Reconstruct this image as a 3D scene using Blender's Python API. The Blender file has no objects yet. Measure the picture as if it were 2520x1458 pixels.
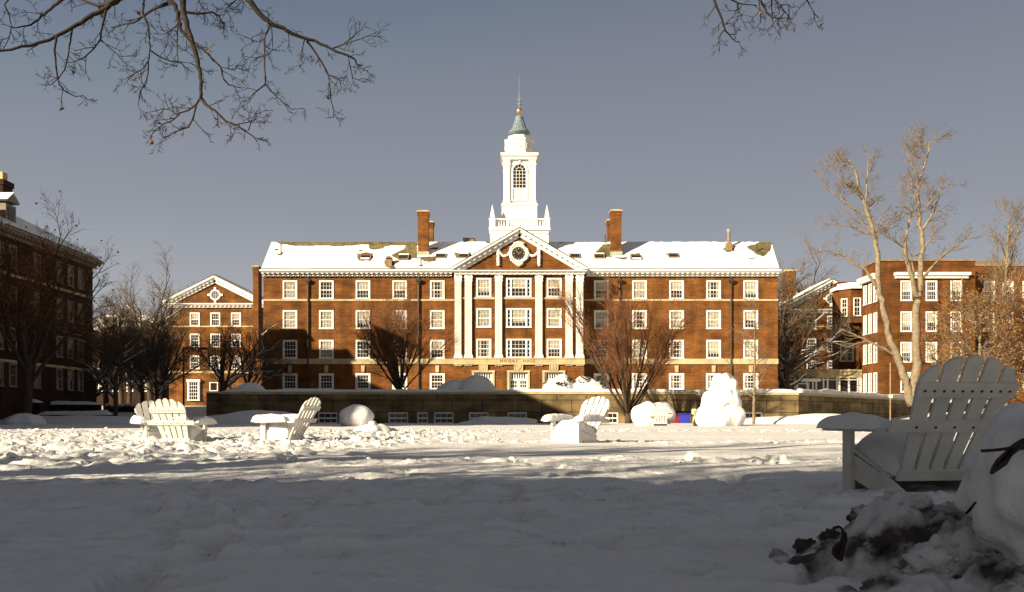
import bpy, math, random
from mathutils import Vector, Matrix, noise
R = math.radians
sc = bpy.context.scene
COL = sc.collection
# ---------------------------------------------------------------- camera, sky, sun, exposure
F = 2200.0; CXP = 1260.0; HY = 1030.0; EYE = 0.45      # photo read at 2520 px width
SUN_AZ, SUN_EL = 50.0, 20.0                            # light travels towards +x,+y (from behind-left)
cam = bpy.data.cameras.new("camera"); camo = bpy.data.objects.new("camera", cam); COL.objects.link(camo)
camo.location = (0, 0, EYE); camo.rotation_euler = (R(90), 0, 0)
cam.sensor_width = 36.0; cam.lens = 36.0 * F / 2520.0
cam.shift_y = (HY - 729.0) / 2520.0
cam.clip_start = 0.05; cam.clip_end = 4000
sc.camera = camo
w = bpy.data.worlds.new("World"); sc.world = w; w.use_nodes = True
nt = w.node_tree; nt.nodes.clear()
out = nt.nodes.new("ShaderNodeOutputWorld"); bg = nt.nodes.new("ShaderNodeBackground")
sky = nt.nodes.new("ShaderNodeTexSky"); sky.sky_type = 'NISHITA'; sky.sun_disc = False
sky.sun_elevation = R(SUN_EL); sky.sun_rotation = R(180 + SUN_AZ)
sky.air_density = 1.0; sky.dust_density = 1.2; sky.ozone_density = 2.0; sky.altitude = 50
hs = nt.nodes.new("ShaderNodeHueSaturation"); hs.inputs['Saturation'].default_value = 0.42; hs.inputs['Hue'].default_value = 0.515
mn = nt.nodes.new("ShaderNodeMix"); mn.data_type = 'RGBA'; mn.blend_type = 'DARKEN'
mn.inputs['Factor'].default_value = 1.0; mn.inputs[7].default_value = (2.6, 2.6, 2.6, 1)
tint = nt.nodes.new("ShaderNodeMix"); tint.data_type = 'RGBA'; tint.blend_type = 'MULTIPLY'
tint.inputs['Factor'].default_value = 1.0
tcd = nt.nodes.new("ShaderNodeTexCoord"); sxz = nt.nodes.new("ShaderNodeSeparateXYZ"); nt.links.new(tcd.outputs['Generated'], sxz.inputs[0])
rmp = nt.nodes.new("ShaderNodeValToRGB"); nt.links.new(sxz.outputs[2], rmp.inputs[0]); nt.links.new(rmp.outputs[0], tint.inputs[7])
el = rmp.color_ramp.elements; el[0].position = 0.0; el[0].color = (1.12, 1.11, 1.08, 1); el[1].position = 1.0; el[1].color = (.34, .33, .315, 1)
for ps, cc in ((.10, (.74, .765, .80, 1)), (.22, (.51, .545, .635, 1)), (.42, (.315, .355, .465, 1)), (.56, (.33, .325, .315, 1))):
    e_ = el.new(ps); e_.color = cc
nt.links.new(sky.outputs[0], hs.inputs['Color']); nt.links.new(hs.outputs[0], mn.inputs[6])
nt.links.new(mn.outputs[2], tint.inputs[6]); nt.links.new(tint.outputs[2], bg.inputs[0])
bg.inputs[1].default_value = 0.092; nt.links.new(bg.outputs[0], out.inputs[0])
sl = bpy.data.lights.new("sun", 'SUN'); so = bpy.data.objects.new("sun", sl); COL.objects.link(so)
sl.energy = 5.0; sl.angle = R(0.5); sl.color = (1.0, 0.85, 0.62)
sdir = Vector((math.sin(R(SUN_AZ)) * math.cos(R(SUN_EL)), math.cos(R(SUN_AZ)) * math.cos(R(SUN_EL)), -math.sin(R(SUN_EL))))
so.rotation_euler = sdir.to_track_quat('-Z', 'Y').to_euler(); so.location = (-60, -50, 40)
sc.view_settings.view_transform = 'Standard'; sc.view_settings.look = 'None'
sc.view_settings.exposure = 1.25; sc.view_settings.gamma = 1.0
sc.cycles.max_bounces = 5; sc.cycles.diffuse_bounces = 3; sc.cycles.glossy_bounces = 2; sc.cycles.transparent_max_bounces = 4

# ---------------------------------------------------------------- helpers
def X(px, d): return (px - CXP) / F * d
def Z(py, d): return EYE + (HY - py) / F * d
def W(px, py, d): return Vector((X(px, d), d, Z(py, d)))
def lerp(a, b, t): return a + (b - a) * t
def sstep(a, b, x):
    t = max(0.0, min(1.0, (x - a) / (b - a))); return t * t * (3 - 2 * t)
def nz(x, y, z=0.0): return noise.noise(Vector((x, y, z)))
def fbm(x, y, z=0.0, o=4):
    s, a = 0.0, 1.0
    for i in range(o):
        s += a * noise.noise(Vector((x, y, z + 7.1 * i))); x *= 2.03; y *= 2.03; a *= 0.5
    return s
ORI = {}
class MB:
    def __init__(s, xf=None): s.v = []; s.f = []; s.xf = xf
    def av(s, vs):
        b = len(s.v)
        if s.xf is not None: vs = [s.xf @ Vector(p) for p in vs]
        s.v.extend([tuple(p) for p in vs]); return b
    def box(s, x0, x1, y0, y1, z0, z1):
        b = s.av([(x0,y0,z0),(x1,y0,z0),(x1,y1,z0),(x0,y1,z0),(x0,y0,z1),(x1,y0,z1),(x1,y1,z1),(x0,y1,z1)])
        s.f += [(b,b+3,b+2,b+1),(b+4,b+5,b+6,b+7),(b,b+1,b+5,b+4),(b+1,b+2,b+6,b+5),(b+2,b+3,b+7,b+6),(b+3,b,b+4,b+7)]
    def quad(s, a, b_, c, d):
        b = s.av([a, b_, c, d]); s.f.append((b, b+1, b+2, b+3))
    def poly(s, pts):
        b = s.av(pts); s.f.append(tuple(range(b, b + len(pts))))
    def prism(s, pts, ext):                       # planar 3D outline swept by vector ext
        n = len(pts); ext = Vector(ext)
        b = s.av([Vector(p) for p in pts] + [Vector(p) + ext for p in pts])
        s.f.append(tuple(range(b + n - 1, b - 1, -1))); s.f.append(tuple(range(b + n, b + 2 * n)))
        for i in range(n):
            j = (i + 1) % n; s.f.append((b + i, b + j, b + n + j, b + n + i))
    def tube(s, pts, rad, n=6, cap=True):
        m = len(pts); vs = []
        for i, p in enumerate(pts):
            t = (pts[min(i + 1, m - 1)] - pts[max(i - 1, 0)])
            if t.length < 1e-9: t = Vector((0, 0, 1))
            t.normalize(); a = t.orthogonal() if abs(t.z) > .97 else t.cross(Vector((0, 0, 1)))
            a.normalize(); c = t.cross(a); r = rad[i]
            for k in range(n):
                q = 2 * math.pi * k / n; vs.append(p + a * (math.cos(q) * r) + c * (math.sin(q) * r))
        b = s.av(vs)
        for i in range(m - 1):
            for k in range(n):
                k2 = (k + 1) % n; s.f.append((b+i*n+k, b+i*n+k2, b+(i+1)*n+k2, b+(i+1)*n+k))
        if cap and n > 3:
            s.f.append(tuple(b + k for k in range(n - 1, -1, -1))); s.f.append(tuple(b + (m-1)*n + k for k in range(n)))
    def lathe(s, prof, n=24, c=(0, 0, 0), ph=0.0):     # prof: (r,z)
        vs = []
        for r, z in prof:
            for k in range(n):
                q = 2 * math.pi * (k + ph) / n; vs.append((c[0] + math.cos(q) * r, c[1] + math.sin(q) * r, c[2] + z))
        b = s.av(vs); m = len(prof)
        for i in range(m - 1):
            for k in range(n):
                k2 = (k + 1) % n; s.f.append((b+i*n+k, b+i*n+k2, b+(i+1)*n+k2, b+(i+1)*n+k))
        s.f.append(tuple(b + k for k in range(n - 1, -1, -1))); s.f.append(tuple(b + (m-1)*n + k for k in range(n)))
    def blob(s, c, r, seed=0.0, amp=.2, fr=1.5, nu=16, nv=10, zmin=None):
        c = Vector(c); vs = []
        for j in range(nv + 1):
            th = math.pi * j / nv
            for i in range(nu):
                ph = 2 * math.pi * i / nu
                d = Vector((math.sin(th) * math.cos(ph), math.sin(th) * math.sin(ph), math.cos(th)))
                k = 1 + amp * fbm(d.x * fr + seed, d.y * fr + seed * 1.7, d.z * fr, 3)
                p = Vector((d.x * r[0] * k, d.y * r[1] * k, d.z * r[2] * k)) + c
                if zmin is not None and p.z < zmin: p.z = zmin
                vs.append(p)
        b = s.av(vs)
        for j in range(nv):
            for i in range(nu):
                i2 = (i + 1) % nu; s.f.append((b+j*nu+i, b+(j+1)*nu+i, b+(j+1)*nu+i2, b+j*nu+i2))
    def grid(s, nu, nv, fn, keep=None):
        ps = [fn(i / nu, j / nv) for j in range(nv + 1) for i in range(nu + 1)]
        b = s.av(ps); wd = nu + 1
        for j in range(nv):
            for i in range(nu):
                q = (j*wd+i, j*wd+i+1, (j+1)*wd+i+1, (j+1)*wd+i)
                if keep is None or any(keep[k] for k in q): s.f.append(tuple(b + k for k in q))
    def mesh(s, name, mat, smooth=False, off=None):
        me = bpy.data.meshes.new(name)
        v = s.v if off is None else [(p[0]-off[0], p[1]-off[1], p[2]-off[2]) for p in s.v]
        me.from_pydata(v, [], s.f); me.materials.append(mat)
        if smooth: me.polygons.foreach_set('use_smooth', [True] * len(me.polygons))
        me.update(); return me
    def build(s, name, mat, parent=None, smooth=False):
        off = ORI.get(parent.name, (0, 0, 0)) if parent else None
        o = bpy.data.objects.new(name, s.mesh(name, mat, smooth, off)); COL.objects.link(o)
        if parent: o.parent = parent; ORI[o.name] = off
        return o
def tag(o, label=None, cat=None, group=None, kind=None):
    if label: o['label'] = label
    if cat: o['category'] = cat
    if group: o['group'] = group
    if kind: o['kind'] = kind
    return o
def thing(name, label, cat, loc=(0, 0, 0), rz=0.0, group=None):
    o = bpy.data.objects.new(name, None); COL.objects.link(o); o.location = loc; o.rotation_euler = (0, 0, rz)
    o.empty_display_size = .3; ORI[o.name] = tuple(loc) if rz == 0 else (0, 0, 0)
    return tag(o, label, cat, group)
def dup(o, loc, rz=0.0, label=None, group=None, scale=None):
    r = o.copy(); COL.objects.link(r); r.location = loc; r.rotation_euler = (0, 0, rz)
    if scale: r.scale = scale
    if label: r['label'] = label
    if group: r['group'] = group
    for ch in list(o.children):
        c = ch.copy(); COL.objects.link(c); c.parent = r
        for g in list(ch.children):
            e = g.copy(); COL.objects.link(e); e.parent = c
    return r
def child(name, me, parent, loc=(0, 0, 0), rz=0.0):
    o = bpy.data.objects.new(name, me); COL.objects.link(o); o.parent = parent; o.location = loc; o.rotation_euler = (0, 0, rz)
    return o

# ---------------------------------------------------------------- materials
def mat(name, c, rough=.7, var=.0, vs=1.0, bump=0.0, bs=20.0, metal=0.0, spec=.3, c2=None):
    m = bpy.data.materials.new(name); m.use_nodes = True; t = m.node_tree; p = t.nodes['Principled BSDF']
    p.inputs['Base Color'].default_value = (*c, 1); p.inputs['Roughness'].default_value = rough
    p.inputs['Metallic'].default_value = metal; p.inputs['Specular IOR Level'].default_value = spec
    g = t.nodes.new('ShaderNodeNewGeometry')
    if var or c2:
        n = t.nodes.new('ShaderNodeTexNoise'); n.inputs['Scale'].default_value = vs; n.inputs['Detail'].default_value = 6
        t.links.new(g.outputs['Position'], n.inputs['Vector'])
        r = t.nodes.new('ShaderNodeValToRGB'); e = r.color_ramp.elements
        e[0].position = .3; e[1].position = .7
        a = c2 if c2 else tuple(x * (1 - var) for x in c); b = c if c2 else tuple(min(1, x * (1 + var)) for x in c)
        e[0].color = (*a, 1); e[1].color = (*b, 1)
        t.links.new(n.outputs['Fac'], r.inputs[0]); t.links.new(r.outputs[0], p.inputs['Base Color'])
    if bump:
        n2 = t.nodes.new('ShaderNodeTexNoise'); n2.inputs['Scale'].default_value = bs; n2.inputs['Detail'].default_value = 5
        t.links.new(g.outputs['Position'], n2.inputs['Vector'])
        bp = t.nodes.new('ShaderNodeBump'); bp.inputs['Strength'].default_value = bump; bp.inputs['Distance'].default_value = .05
        t.links.new(n2.outputs['Fac'], bp.inputs['Height']); t.links.new(bp.outputs[0], p.inputs['Normal'])
    return m
def brick_mat(name, c1, c2, mortar, bw=.24, rh=.085, ms=.012, blotch=.35, xy=False):
    m = bpy.data.materials.new(name); m.use_nodes = True; t = m.node_tree; p = t.nodes['Principled BSDF']
    p.inputs['Roughness'].default_value = .85; p.inputs['Specular IOR Level'].default_value = .15
    g = t.nodes.new('ShaderNodeNewGeometry'); sx = t.nodes.new('ShaderNodeSeparateXYZ'); t.links.new(g.outputs['Position'], sx.inputs[0])
    ad = t.nodes.new('ShaderNodeMath'); ad.operation = 'ADD'; t.links.new(sx.outputs[0], ad.inputs[0]); t.links.new(sx.outputs[1], ad.inputs[1])
    cb = t.nodes.new('ShaderNodeCombineXYZ'); t.links.new(ad.outputs[0], cb.inputs[0]); t.links.new(sx.outputs[2], cb.inputs[1])
    b = t.nodes.new('ShaderNodeTexBrick'); t.links.new(cb.outputs[0], b.inputs['Vector'])
    b.inputs['Color1'].default_value = (*c1, 1); b.inputs['Color2'].default_value = (*c2, 1); b.inputs['Mortar'].default_value = (*mortar, 1)
    b.inputs['Scale'].default_value = 1.0; b.inputs['Brick Width'].default_value = bw; b.inputs['Row Height'].default_value = rh
    b.inputs['Mortar Size'].default_value = ms; b.inputs['Bias'].default_value = -.1; b.inputs['Mortar Smooth'].default_value = .3
    n = t.nodes.new('ShaderNodeTexNoise'); n.inputs['Scale'].default_value = .45; n.inputs['Detail'].default_value = 8
    mp = t.nodes.new('ShaderNodeMapping'); mp.inputs['Scale'].default_value = (1, 1, 2.6); t.links.new(g.outputs['Position'], mp.inputs[0]); t.links.new(mp.outputs[0], n.inputs['Vector'])
    rr = t.nodes.new('ShaderNodeMapRange'); rr.inputs['From Min'].default_value = .3; rr.inputs['From Max'].default_value = .7
    rr.inputs['To Min'].default_value = 1 - blotch; rr.inputs['To Max'].default_value = 1 + blotch
    t.links.new(n.outputs['Fac'], rr.inputs['Value'])
    mx = t.nodes.new('ShaderNodeMix'); mx.data_type = 'RGBA'; mx.blend_type = 'MULTIPLY'; mx.inputs['Factor'].default_value = 1
    n3 = t.nodes.new('ShaderNodeTexNoise'); n3.inputs['Scale'].default_value = 1.0; n3.inputs['Detail'].default_value = 4
    m3 = t.nodes.new('ShaderNodeMapping'); m3.inputs['Scale'].default_value = (1.3, 1.3, .16); t.links.new(g.outputs['Position'], m3.inputs[0]); t.links.new(m3.outputs[0], n3.inputs['Vector'])
    r3 = t.nodes.new('ShaderNodeMapRange'); r3.inputs['From Min'].default_value = .35; r3.inputs['From Max'].default_value = .62; r3.inputs['To Min'].default_value = .72; r3.inputs['To Max'].default_value = 1.08
    t.links.new(n3.outputs['Fac'], r3.inputs['Value']); mx3 = t.nodes.new('ShaderNodeMix'); mx3.data_type = 'RGBA'; mx3.blend_type = 'MULTIPLY'; mx3.inputs['Factor'].default_value = 1
    t.links.new(b.outputs['Color'], mx3.inputs[6]); t.links.new(r3.outputs[0], mx3.inputs[7]); t.links.new(mx3.outputs[2], mx.inputs[6]); t.links.new(rr.outputs[0], mx.inputs[7]); t.links.new(mx.outputs[2], p.inputs['Base Color'])
    return m
M = {}
M['brick'] = brick_mat('brick', (.145, .048, .0085), (.09, .028, .005), (.17, .085, .027), .45, .15, .02, .42)
M['brick_red'] = brick_mat('brick_red', (.12, .041, .0075), (.078, .025, .005), (.125, .058, .019), .45, .15, .02, .42)
M['brick_shade'] = brick_mat('brick_shade', (.036, .015, .008), (.022, .009, .005), (.03, .018, .011))  # brick colour lowered to put the left hall's shade into it
M['trim_shade'] = mat('shaded_trim', (.20, .165, .12), .7, .2, 3)  # white trim darkened, the left hall's shade is in the colour
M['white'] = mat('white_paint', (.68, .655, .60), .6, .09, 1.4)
M['stone'] = mat('limestone', (.40, .325, .18), .85, .22, 1.2, .2, 6)
M['concrete'] = brick_mat('concrete_blocks', (.19, .135, .062), (.13, .09, .042), (.06, .045, .028), 2.2, .9, .04, .55)
M['shingle'] = brick_mat('roof_shingle', (.19, .155, .075), (.12, .10, .048), (.06, .05, .025), .35, .16, .02, .35)
M['lead'] = mat('lead_sheet', (.30, .34, .27), .6, .2, 3)
M['copper'] = mat('copper_verdigris', (.15, .19, .205), .55, .3, 3.5)
M['gold'] = mat('gilding', (.75, .48, .14), .35, metal=.9)
M['iron'] = mat('dark_iron', (.035, .03, .025), .5, .2, 5)
M['tin'] = mat('rusty_tin', (.22, .14, .075), .6, .3, 4)
M['pane'] = mat('window_glass', (.022, .017, .012), .12, spec=.5)
M['curtain'] = mat('curtain', (.27, .24, .175), .9, .45, 4.5)
M['curtain_pale'] = mat('curtain_pale', (.34, .305, .23), .9, .3, 3)
M['clock'] = mat('clock_face', (.02, .015, .01), .5)
M['bark'] = mat('bark_dark', (.055, .036, .022), .9, .3, 6, .3, 30)
M['bark_near'] = mat('bark_near', (.026, .018, .012), .9, .3, 30, .3, 90)
M['bark_pale'] = mat('bark_pale', (.18, .14, .088), .9, .35, 5, .4, 14)
M['twig_red'] = mat('twig_red_brown', (.155, .066, .026), .9, .25, 3)
M['twig_tan'] = mat('twig_tan', (.125, .088, .052), .9, .25, 3)
M['twig_dark'] = mat('twig_dark', (.075, .048, .027), .9, .3, 3)
M['leaf_dry'] = mat('dry_leaf', (.22, .105, .03), .8, .45, 8)
M['leaf_ever'] = mat('evergreen_leaf', (.03, .035, .018), .7, .4, 6)
M['dirt'] = mat('frozen_dirt', (.045, .035, .028), .95, .4, 14, .6, 30)
M['blue'] = mat('blue_plastic', (.03, .035, .32), .4)
M['redp'] = mat('red_plastic', (.20, .02, .015), .5)
M['chair'] = mat('chair_paint', (.58, .555, .50), .6, .12, 5, .12, 60)
M['bolt'] = mat('bolt_iron', (.03, .025, .02), .5)
def snow_mat(name, base, bump, dirt=None):
    m = bpy.data.materials.new(name); m.use_nodes = True; t = m.node_tree; p = t.nodes['Principled BSDF']
    p.inputs['Base Color'].default_value = (*base, 1); p.inputs['Roughness'].default_value = .75; p.inputs['Specular IOR Level'].default_value = .2
    g = t.nodes.new('ShaderNodeNewGeometry')
    hsum = None
    for scl, st in ((3.0, .05), (14.0, .025), (60.0, .006)):
        n = t.nodes.new('ShaderNodeTexNoise'); n.inputs['Scale'].default_value = scl; n.inputs['Detail'].default_value = 4
        t.links.new(g.outputs['Position'], n.inputs['Vector'])
        mu = t.nodes.new('ShaderNodeMath'); mu.operation = 'MULTIPLY'; mu.inputs[1].default_value = st
        t.links.new(n.outputs['Fac'], mu.inputs[0])
        if hsum is None: hsum = mu
        else:
            a = t.nodes.new('ShaderNodeMath'); a.operation = 'ADD'; t.links.new(hsum.outputs[0], a.inputs[0]); t.links.new(mu.outputs[0], a.inputs[1]); hsum = a
    bp = t.nodes.new('ShaderNodeBump'); bp.inputs['Strength'].default_value = bump; bp.inputs['Distance'].default_value = 1.0
    t.links.new(hsum.outputs[0], bp.inputs['Height']); t.links.new(bp.outputs[0], p.inputs['Normal'])
    if dirt:
        n = t.nodes.new('ShaderNodeTexNoise'); n.inputs['Scale'].default_value = 5.5; n.inputs['Detail'].default_value = 8
        t.links.new(g.outputs['Position'], n.inputs['Vector'])
        r = t.nodes.new('ShaderNodeValToRGB'); e = r.color_ramp.elements
        e[0].position = .50; e[1].position = .63; e[0].color = (*base, 1); e[1].color = (*dirt, 1)
        t.links.new(n.outputs['Fac'], r.inputs[0]); t.links.new(r.outputs[0], p.inputs['Base Color'])
    return m
M['snow'] = snow_mat('snow', (.69, .675, .655), .7)
M['snow_roof'] = snow_mat('snow_roof', (.80, .79, .78), .25)
M['snow_dirty'] = snow_mat('snow_dirty', (.56, .55, .53), .7, (.06, .048, .04))

# ---------------------------------------------------------------- lawn of snow
def base_z(x, y):
    return .11 * sstep(17, 38, y) - .03 * sstep(42, 60, y) + 2.0 * sstep(72, 116, y)
def tramp(x, y):
    x, y = x / .82, y / .82
    a = sstep(8.6, 11, y) * (1 - sstep(27, 36, y)) * (1 - sstep(-5.2, -1.6, x + .18 * (y - 14) * -1 + 1.6 * nz(x * .25, y * .25, 3)))
    b = math.exp(-((y - (20.2 + .10 * x + .5 * nz(x * .3, 1))) / .55) ** 2) * sstep(-5, 0, x) * .75
    c = math.exp(-((y - (10.9 + .06 * x + .4 * nz(x * .4, 5))) / .35) ** 2) * sstep(-5, -1, x) * .6
    e = math.exp(-((y - (33.5 + .8 * nz(x * .2, 9))) / 1.6) ** 2) * .7
    return min(1.0, a + b + c + e)
PRN = {}
def footpath(x0, y0, x1, y1, seed, dep):
    r_ = random.Random(seed); L = math.hypot(x1 - x0, y1 - y0); n_ = int(L / .33); a = math.atan2(y1 - y0, x1 - x0)
    for i in range(n_ + 1):
        t = i / n_; s_ = .11 * (-1) ** i; px = lerp(x0, x1, t) - math.sin(a) * s_ + r_.uniform(-.06, .06); py = lerp(y0, y1, t) + math.cos(a) * s_ + r_.uniform(-.06, .06)
        f = (px, py, a + r_.uniform(-.25, .25), dep * r_.uniform(.6, 1.15))
        for ix in range(math.floor(px / .5) - 1, math.floor(px / .5) + 2):
            for iy in range(math.floor(py / .5) - 1, math.floor(py / .5) + 2): PRN.setdefault((ix, iy), []).append(f)
footpath(-2.6, 3.0, 2.0, 4.7, 1, .085); footpath(-1.6, 3.6, 1.5, 3.1, 2, .07); footpath(-3.2, 4.4, 3.0, 5.2, 3, 0.105); footpath(-3.5, 6.2, 1.6, 5.4, 4, 0.09); footpath(-1.0, 3.2, -1.9, 5.5, 5, .09)
def prints(x, y):
    z = 0.0
    for px, py, a, d in PRN.get((math.floor(x / .5), math.floor(y / .5)), ()):
        dx, dy = x - px, y - py; c, s_ = math.cos(a), math.sin(a); u = (dx * c + dy * s_) / .165; v = (-dx * s_ + dy * c) / .085; q = math.hypot(u, v) + .25 * nz(x * 9, y * 9, 3)
        z += -d * (1 - sstep(.65, 1.15, q)) + d * .32 * math.exp(-((q - 1.35) / .28) ** 2)
    return z
def lawn_z(x, y):
    z = base_z(x, y)
    if y > 80 or abs(x) > 45: return z + .15 * nz(x * .08, y * .08)
    z += .045 * nz(x * .16, y * .28, 1) + .028 * nz(x * .4 + 9, y * .7, 2)
    z -= .085 * math.exp(-(((x - 2.3) / 1.3) ** 2 + ((y - 6.4) / .9) ** 2))
    t = tramp(x, y)
    if t > .02:
        q = .55 * abs(nz(x * 2.3, y * 2.3, 4)) + .5 * max(0, nz(x * 4.6, y * 4.6, 5)) + .34 * abs(nz(x * 9.5, y * 9.5, 6)) + .16 * abs(nz(x * 19, y * 19, 8))
        z += t * (q * .19 - .04)
    if y < 10.5:                                   # old half-filled footprints in the near shade
        k = sstep(.6, 1.6, y) * (1 - .6 * sstep(6.0, 8.5, y))
        s = fbm(x * 1.5 + 3, y * 2.1, 8, 4)
        z += k * (-.09 * sstep(.26, .46, s) + .022 * fbm(x * 3.2, y * 4.5, 2, 4) + .016 * abs(nz(x * 9, y * 9, 7)) + .007 * abs(nz(x * 24, y * 24, 9))) + prints(x, y)
        z += .07 * math.exp(-((y - (6.4 - .3 * nz(x * .8, 2))) / .3) ** 2) * sstep(.1, .45, nz(x * 1.1 + 4, 3.3)) 
    return z
ys = [-40, -25, -14, -8, -4, -2, -.8, .2]
y = .7
while y < 46: ys.append(y); y *= 1.0056
while y < 120: ys.append(y); y *= 1.03
ys += [140, 180, 260, 420, 800, 1500]
def xstops():
    xs = [0.0]; x = 0.0
    while x < 26: x += .032 + .0042 * x; xs.append(x)
    while x < 120: x *= 1.12; xs.append(x)
    xs += [200, 400, 900, 1600]
    return [-a for a in reversed(xs[1:])] + xs
xs = xstops()
mb = MB(); nx = len(xs)
mb.v = [(x, y, lawn_z(x, y) if y > -3 else base_z(x, y)) for y in ys for x in xs]
for j in range(len(ys) - 1):
    for i in range(nx - 1): mb.f.append((j*nx+i, j*nx+i+1, (j+1)*nx+i+1, (j+1)*nx+i))
tag(mb.build('snow_lawn', M['snow'], smooth=True), 'snow covered lawn, trampled at left and smooth in front', kind='structure')
rng = random.Random(5)
mb = MB()
n = 0
while n < 1500:
    y = rng.uniform(6.5, 30); x = rng.uniform(-.62 * y - 1, .62 * y + 1); t = tramp(x, y)
    if rng.random() > t * .9: continue
    r = rng.uniform(.012, .055) * rng.uniform(.5, 1.0) * (1 + .8 * (rng.random() < .12))
    mb.blob((x, y, lawn_z(x, y) + r * .25), (r * rng.uniform(.8, 1.5), r * rng.uniform(.8, 1.3), r * rng.uniform(.6, 1)), n * 1.37, .5, 1.6, 7, 5); n += 1
tag(mb.build('snow_clumps', M['snow']), 'loose broken snow clumps kicked up across the trampled lawn', 'snow clumps', kind='stuff')

# ---------------------------------------------------------------- windows
def window_set(w, h, cols, rows, cas=.16, side=0.0, sill=True, paint='white'):
    """casing mesh + sash + pane + curtain meshes; local x width, z up from 0, faces -y"""
    f = MB(); f.box(-w/2, w/2, -.06, .1, h - cas, h); f.box(-w/2, w/2, -.06, .1, 0, cas * .7)
    f.box(-w/2, -w/2 + cas, -.058, .1, cas * .7, h - cas); f.box(w/2 - cas, w/2, -.058, .1, cas * .7, h - cas)
    if sill: f.box(-w/2 - .04, w/2 + .04, -.11, -.055, -.03, .07)
    x0, x1, z0, z1 = -w/2 + cas, w/2 - cas, cas * .7, h - cas
    s = MB()
    def sash(a, b):
        s.box(a, b, .012, .05, (z0+z1)/2 - .035, (z0+z1)/2 + .035)
        for p, q in ((z0, (z0+z1)/2), ((z0+z1)/2, z1)):
            s.box(a, b, .01, .048, p, p + .05); s.box(a, b, .009, .047, q - .05, q)
            for r_ in range(1, rows): zz = lerp(p, q, r_ / rows); s.box(a, b, .022, .04, zz - .014, zz + .014)
        s.box(a, a + .045, .008, .046, z0, z1); s.box(b - .045, b, .008, .046, z0, z1)
        k = cols if (b - a) > .6 else 1
        for c in range(1, k): xx = lerp(a, b, c / k); s.box(xx - .014, xx + .014, .02, .042, z0, z1)
    if side:
        for a, b in ((x0, x0 + side), (x1 - side, x1)): sash(a, b)
        f.box(x0 + side, x0 + side + .13, -.057, .1, z0, z1); f.box(x1 - side - .13, x1 - side, -.057, .1, z0, z1)
        sash(x0 + side + .13, x1 - side - .13); cw = (x0 + side + .13, x1 - side - .13)
    else: sash(x0, x1); cw = (x0, x1)
    p = MB(); p.box(x0, x1, .075, .1, z0, z1)
    cur = []
    for lo in (1.0, .52, .04, .3):
        c = MB()
        if lo < 1:
            zb = lerp(z0, z1, lo); k = 14
            pts = [(lerp(cw[0], cw[1], i / k), .062 + .008 * (i % 2)) for i in range(k + 1)]
            for i in range(k): c.quad((*pts[i], zb), (*pts[i+1], zb), (*pts[i+1], z1), (*pts[i], z1))
        cur.append(c.mesh('curtain', M['curtain_pale' if lo in (.52, .3) else 'curtain']) if lo < 1 else None)
    c = MB()                                        # a pair of drawn-back curtains
    for a, b in ((cw[0], lerp(*cw, .3)), (lerp(*cw, .72), cw[1])):
        for i in range(5): c.quad((lerp(a, b, i/5), .062 + .008*(i % 2), z0), (lerp(a, b, (i+1)/5), .062 + .008*((i+1) % 2), z0), (lerp(a, b, (i+1)/5), .062 + .008*((i+1) % 2), z1), (lerp(a, b, i/5), .062 + .008*(i % 2), z1))
    cur.append(c.mesh('curtain', M['curtain']))
    return dict(w=w, h=h, casing=f.mesh('window', M[paint]), sash=s.mesh('sash', M[paint]), pane=p.mesh('pane', M['pane']), cur=cur)
def put_window(parent, S, loc, rz=0.0, cv=0, name='window'):
    o = ORI[parent.name]
    a = child(name, S['casing'], parent, (loc[0]-o[0], loc[1]-o[1], loc[2]-o[2]), rz)
    child('sash', S['sash'], a); child('pane', S['pane'], a)
    if S['cur'][cv] is not None: child('curtain', S['cur'][cv], a)
    return a
def wall(mb, o, u, width, z0, z1, holes, n, rev=.1):
    """wall sheet with openings: holes (u0,u1,z0,z1)"""
    o = Vector(o); u = Vector(u); n = Vector(n)
    us = sorted({0.0, width, *[a for h in holes for a in h[:2]]}); zs = sorted({z0, z1, *[a for h in holes for a in h[2:]]})
    P = lambda a, z, d=0.0: o + u * a + Vector((0, 0, z)) - n * d
    for i in range(len(us) - 1):
        for j in range(len(zs) - 1):
            cu, cz = (us[i]+us[i+1])/2, (zs[j]+zs[j+1])/2
            if any(h[0] < cu < h[1] and h[2] < cz < h[3] for h in holes): continue
            mb.quad(P(us[i], zs[j]), P(us[i+1], zs[j]), P(us[i+1], zs[j+1]), P(us[i], zs[j+1]))
    for a, b, c, d in holes:
        mb.quad(P(a, c), P(a, c, rev), P(a, d, rev), P(a, d)); mb.quad(P(b, c), P(b, d), P(b, d, rev), P(b, c, rev))
        mb.quad(P(a, d), P(a, d, rev), P(b, d, rev), P(b, d)); mb.quad(P(a, c), P(b, c), P(b, c, rev), P(a, c, rev))
def roof_snow(name, parent, e0, e1, r0, r1, nu, nv, th, mask):
    e0, e1, r0, r1 = map(Vector, (e0, e1, r0, r1)); N = (e1 - e0).cross(r0 - e0).normalized()
    if N.z < 0: N = -N
    keep = []; pts = {}
    for j in range(nv + 1):
        for i in range(nu + 1):
            u, v = i / nu, j / nv; p = e0.lerp(e1, u).lerp(r0.lerp(r1, u), v); f = mask(p, u, v); keep.append(f > 0)
            h = th * (.75 + .35 * nz(p.x * .5, p.y * .9, p.z * .9)) * min(1, max(0, f)) if f > 0 else -.03
            pts[(i, j)] = p + N * h
    m_ = MB(); m_.grid(nu, nv, lambda u, v: pts[(round(u * nu), round(v * nv))], keep)
    return m_.build(name, M['snow_roof'], parent, True)
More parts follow.
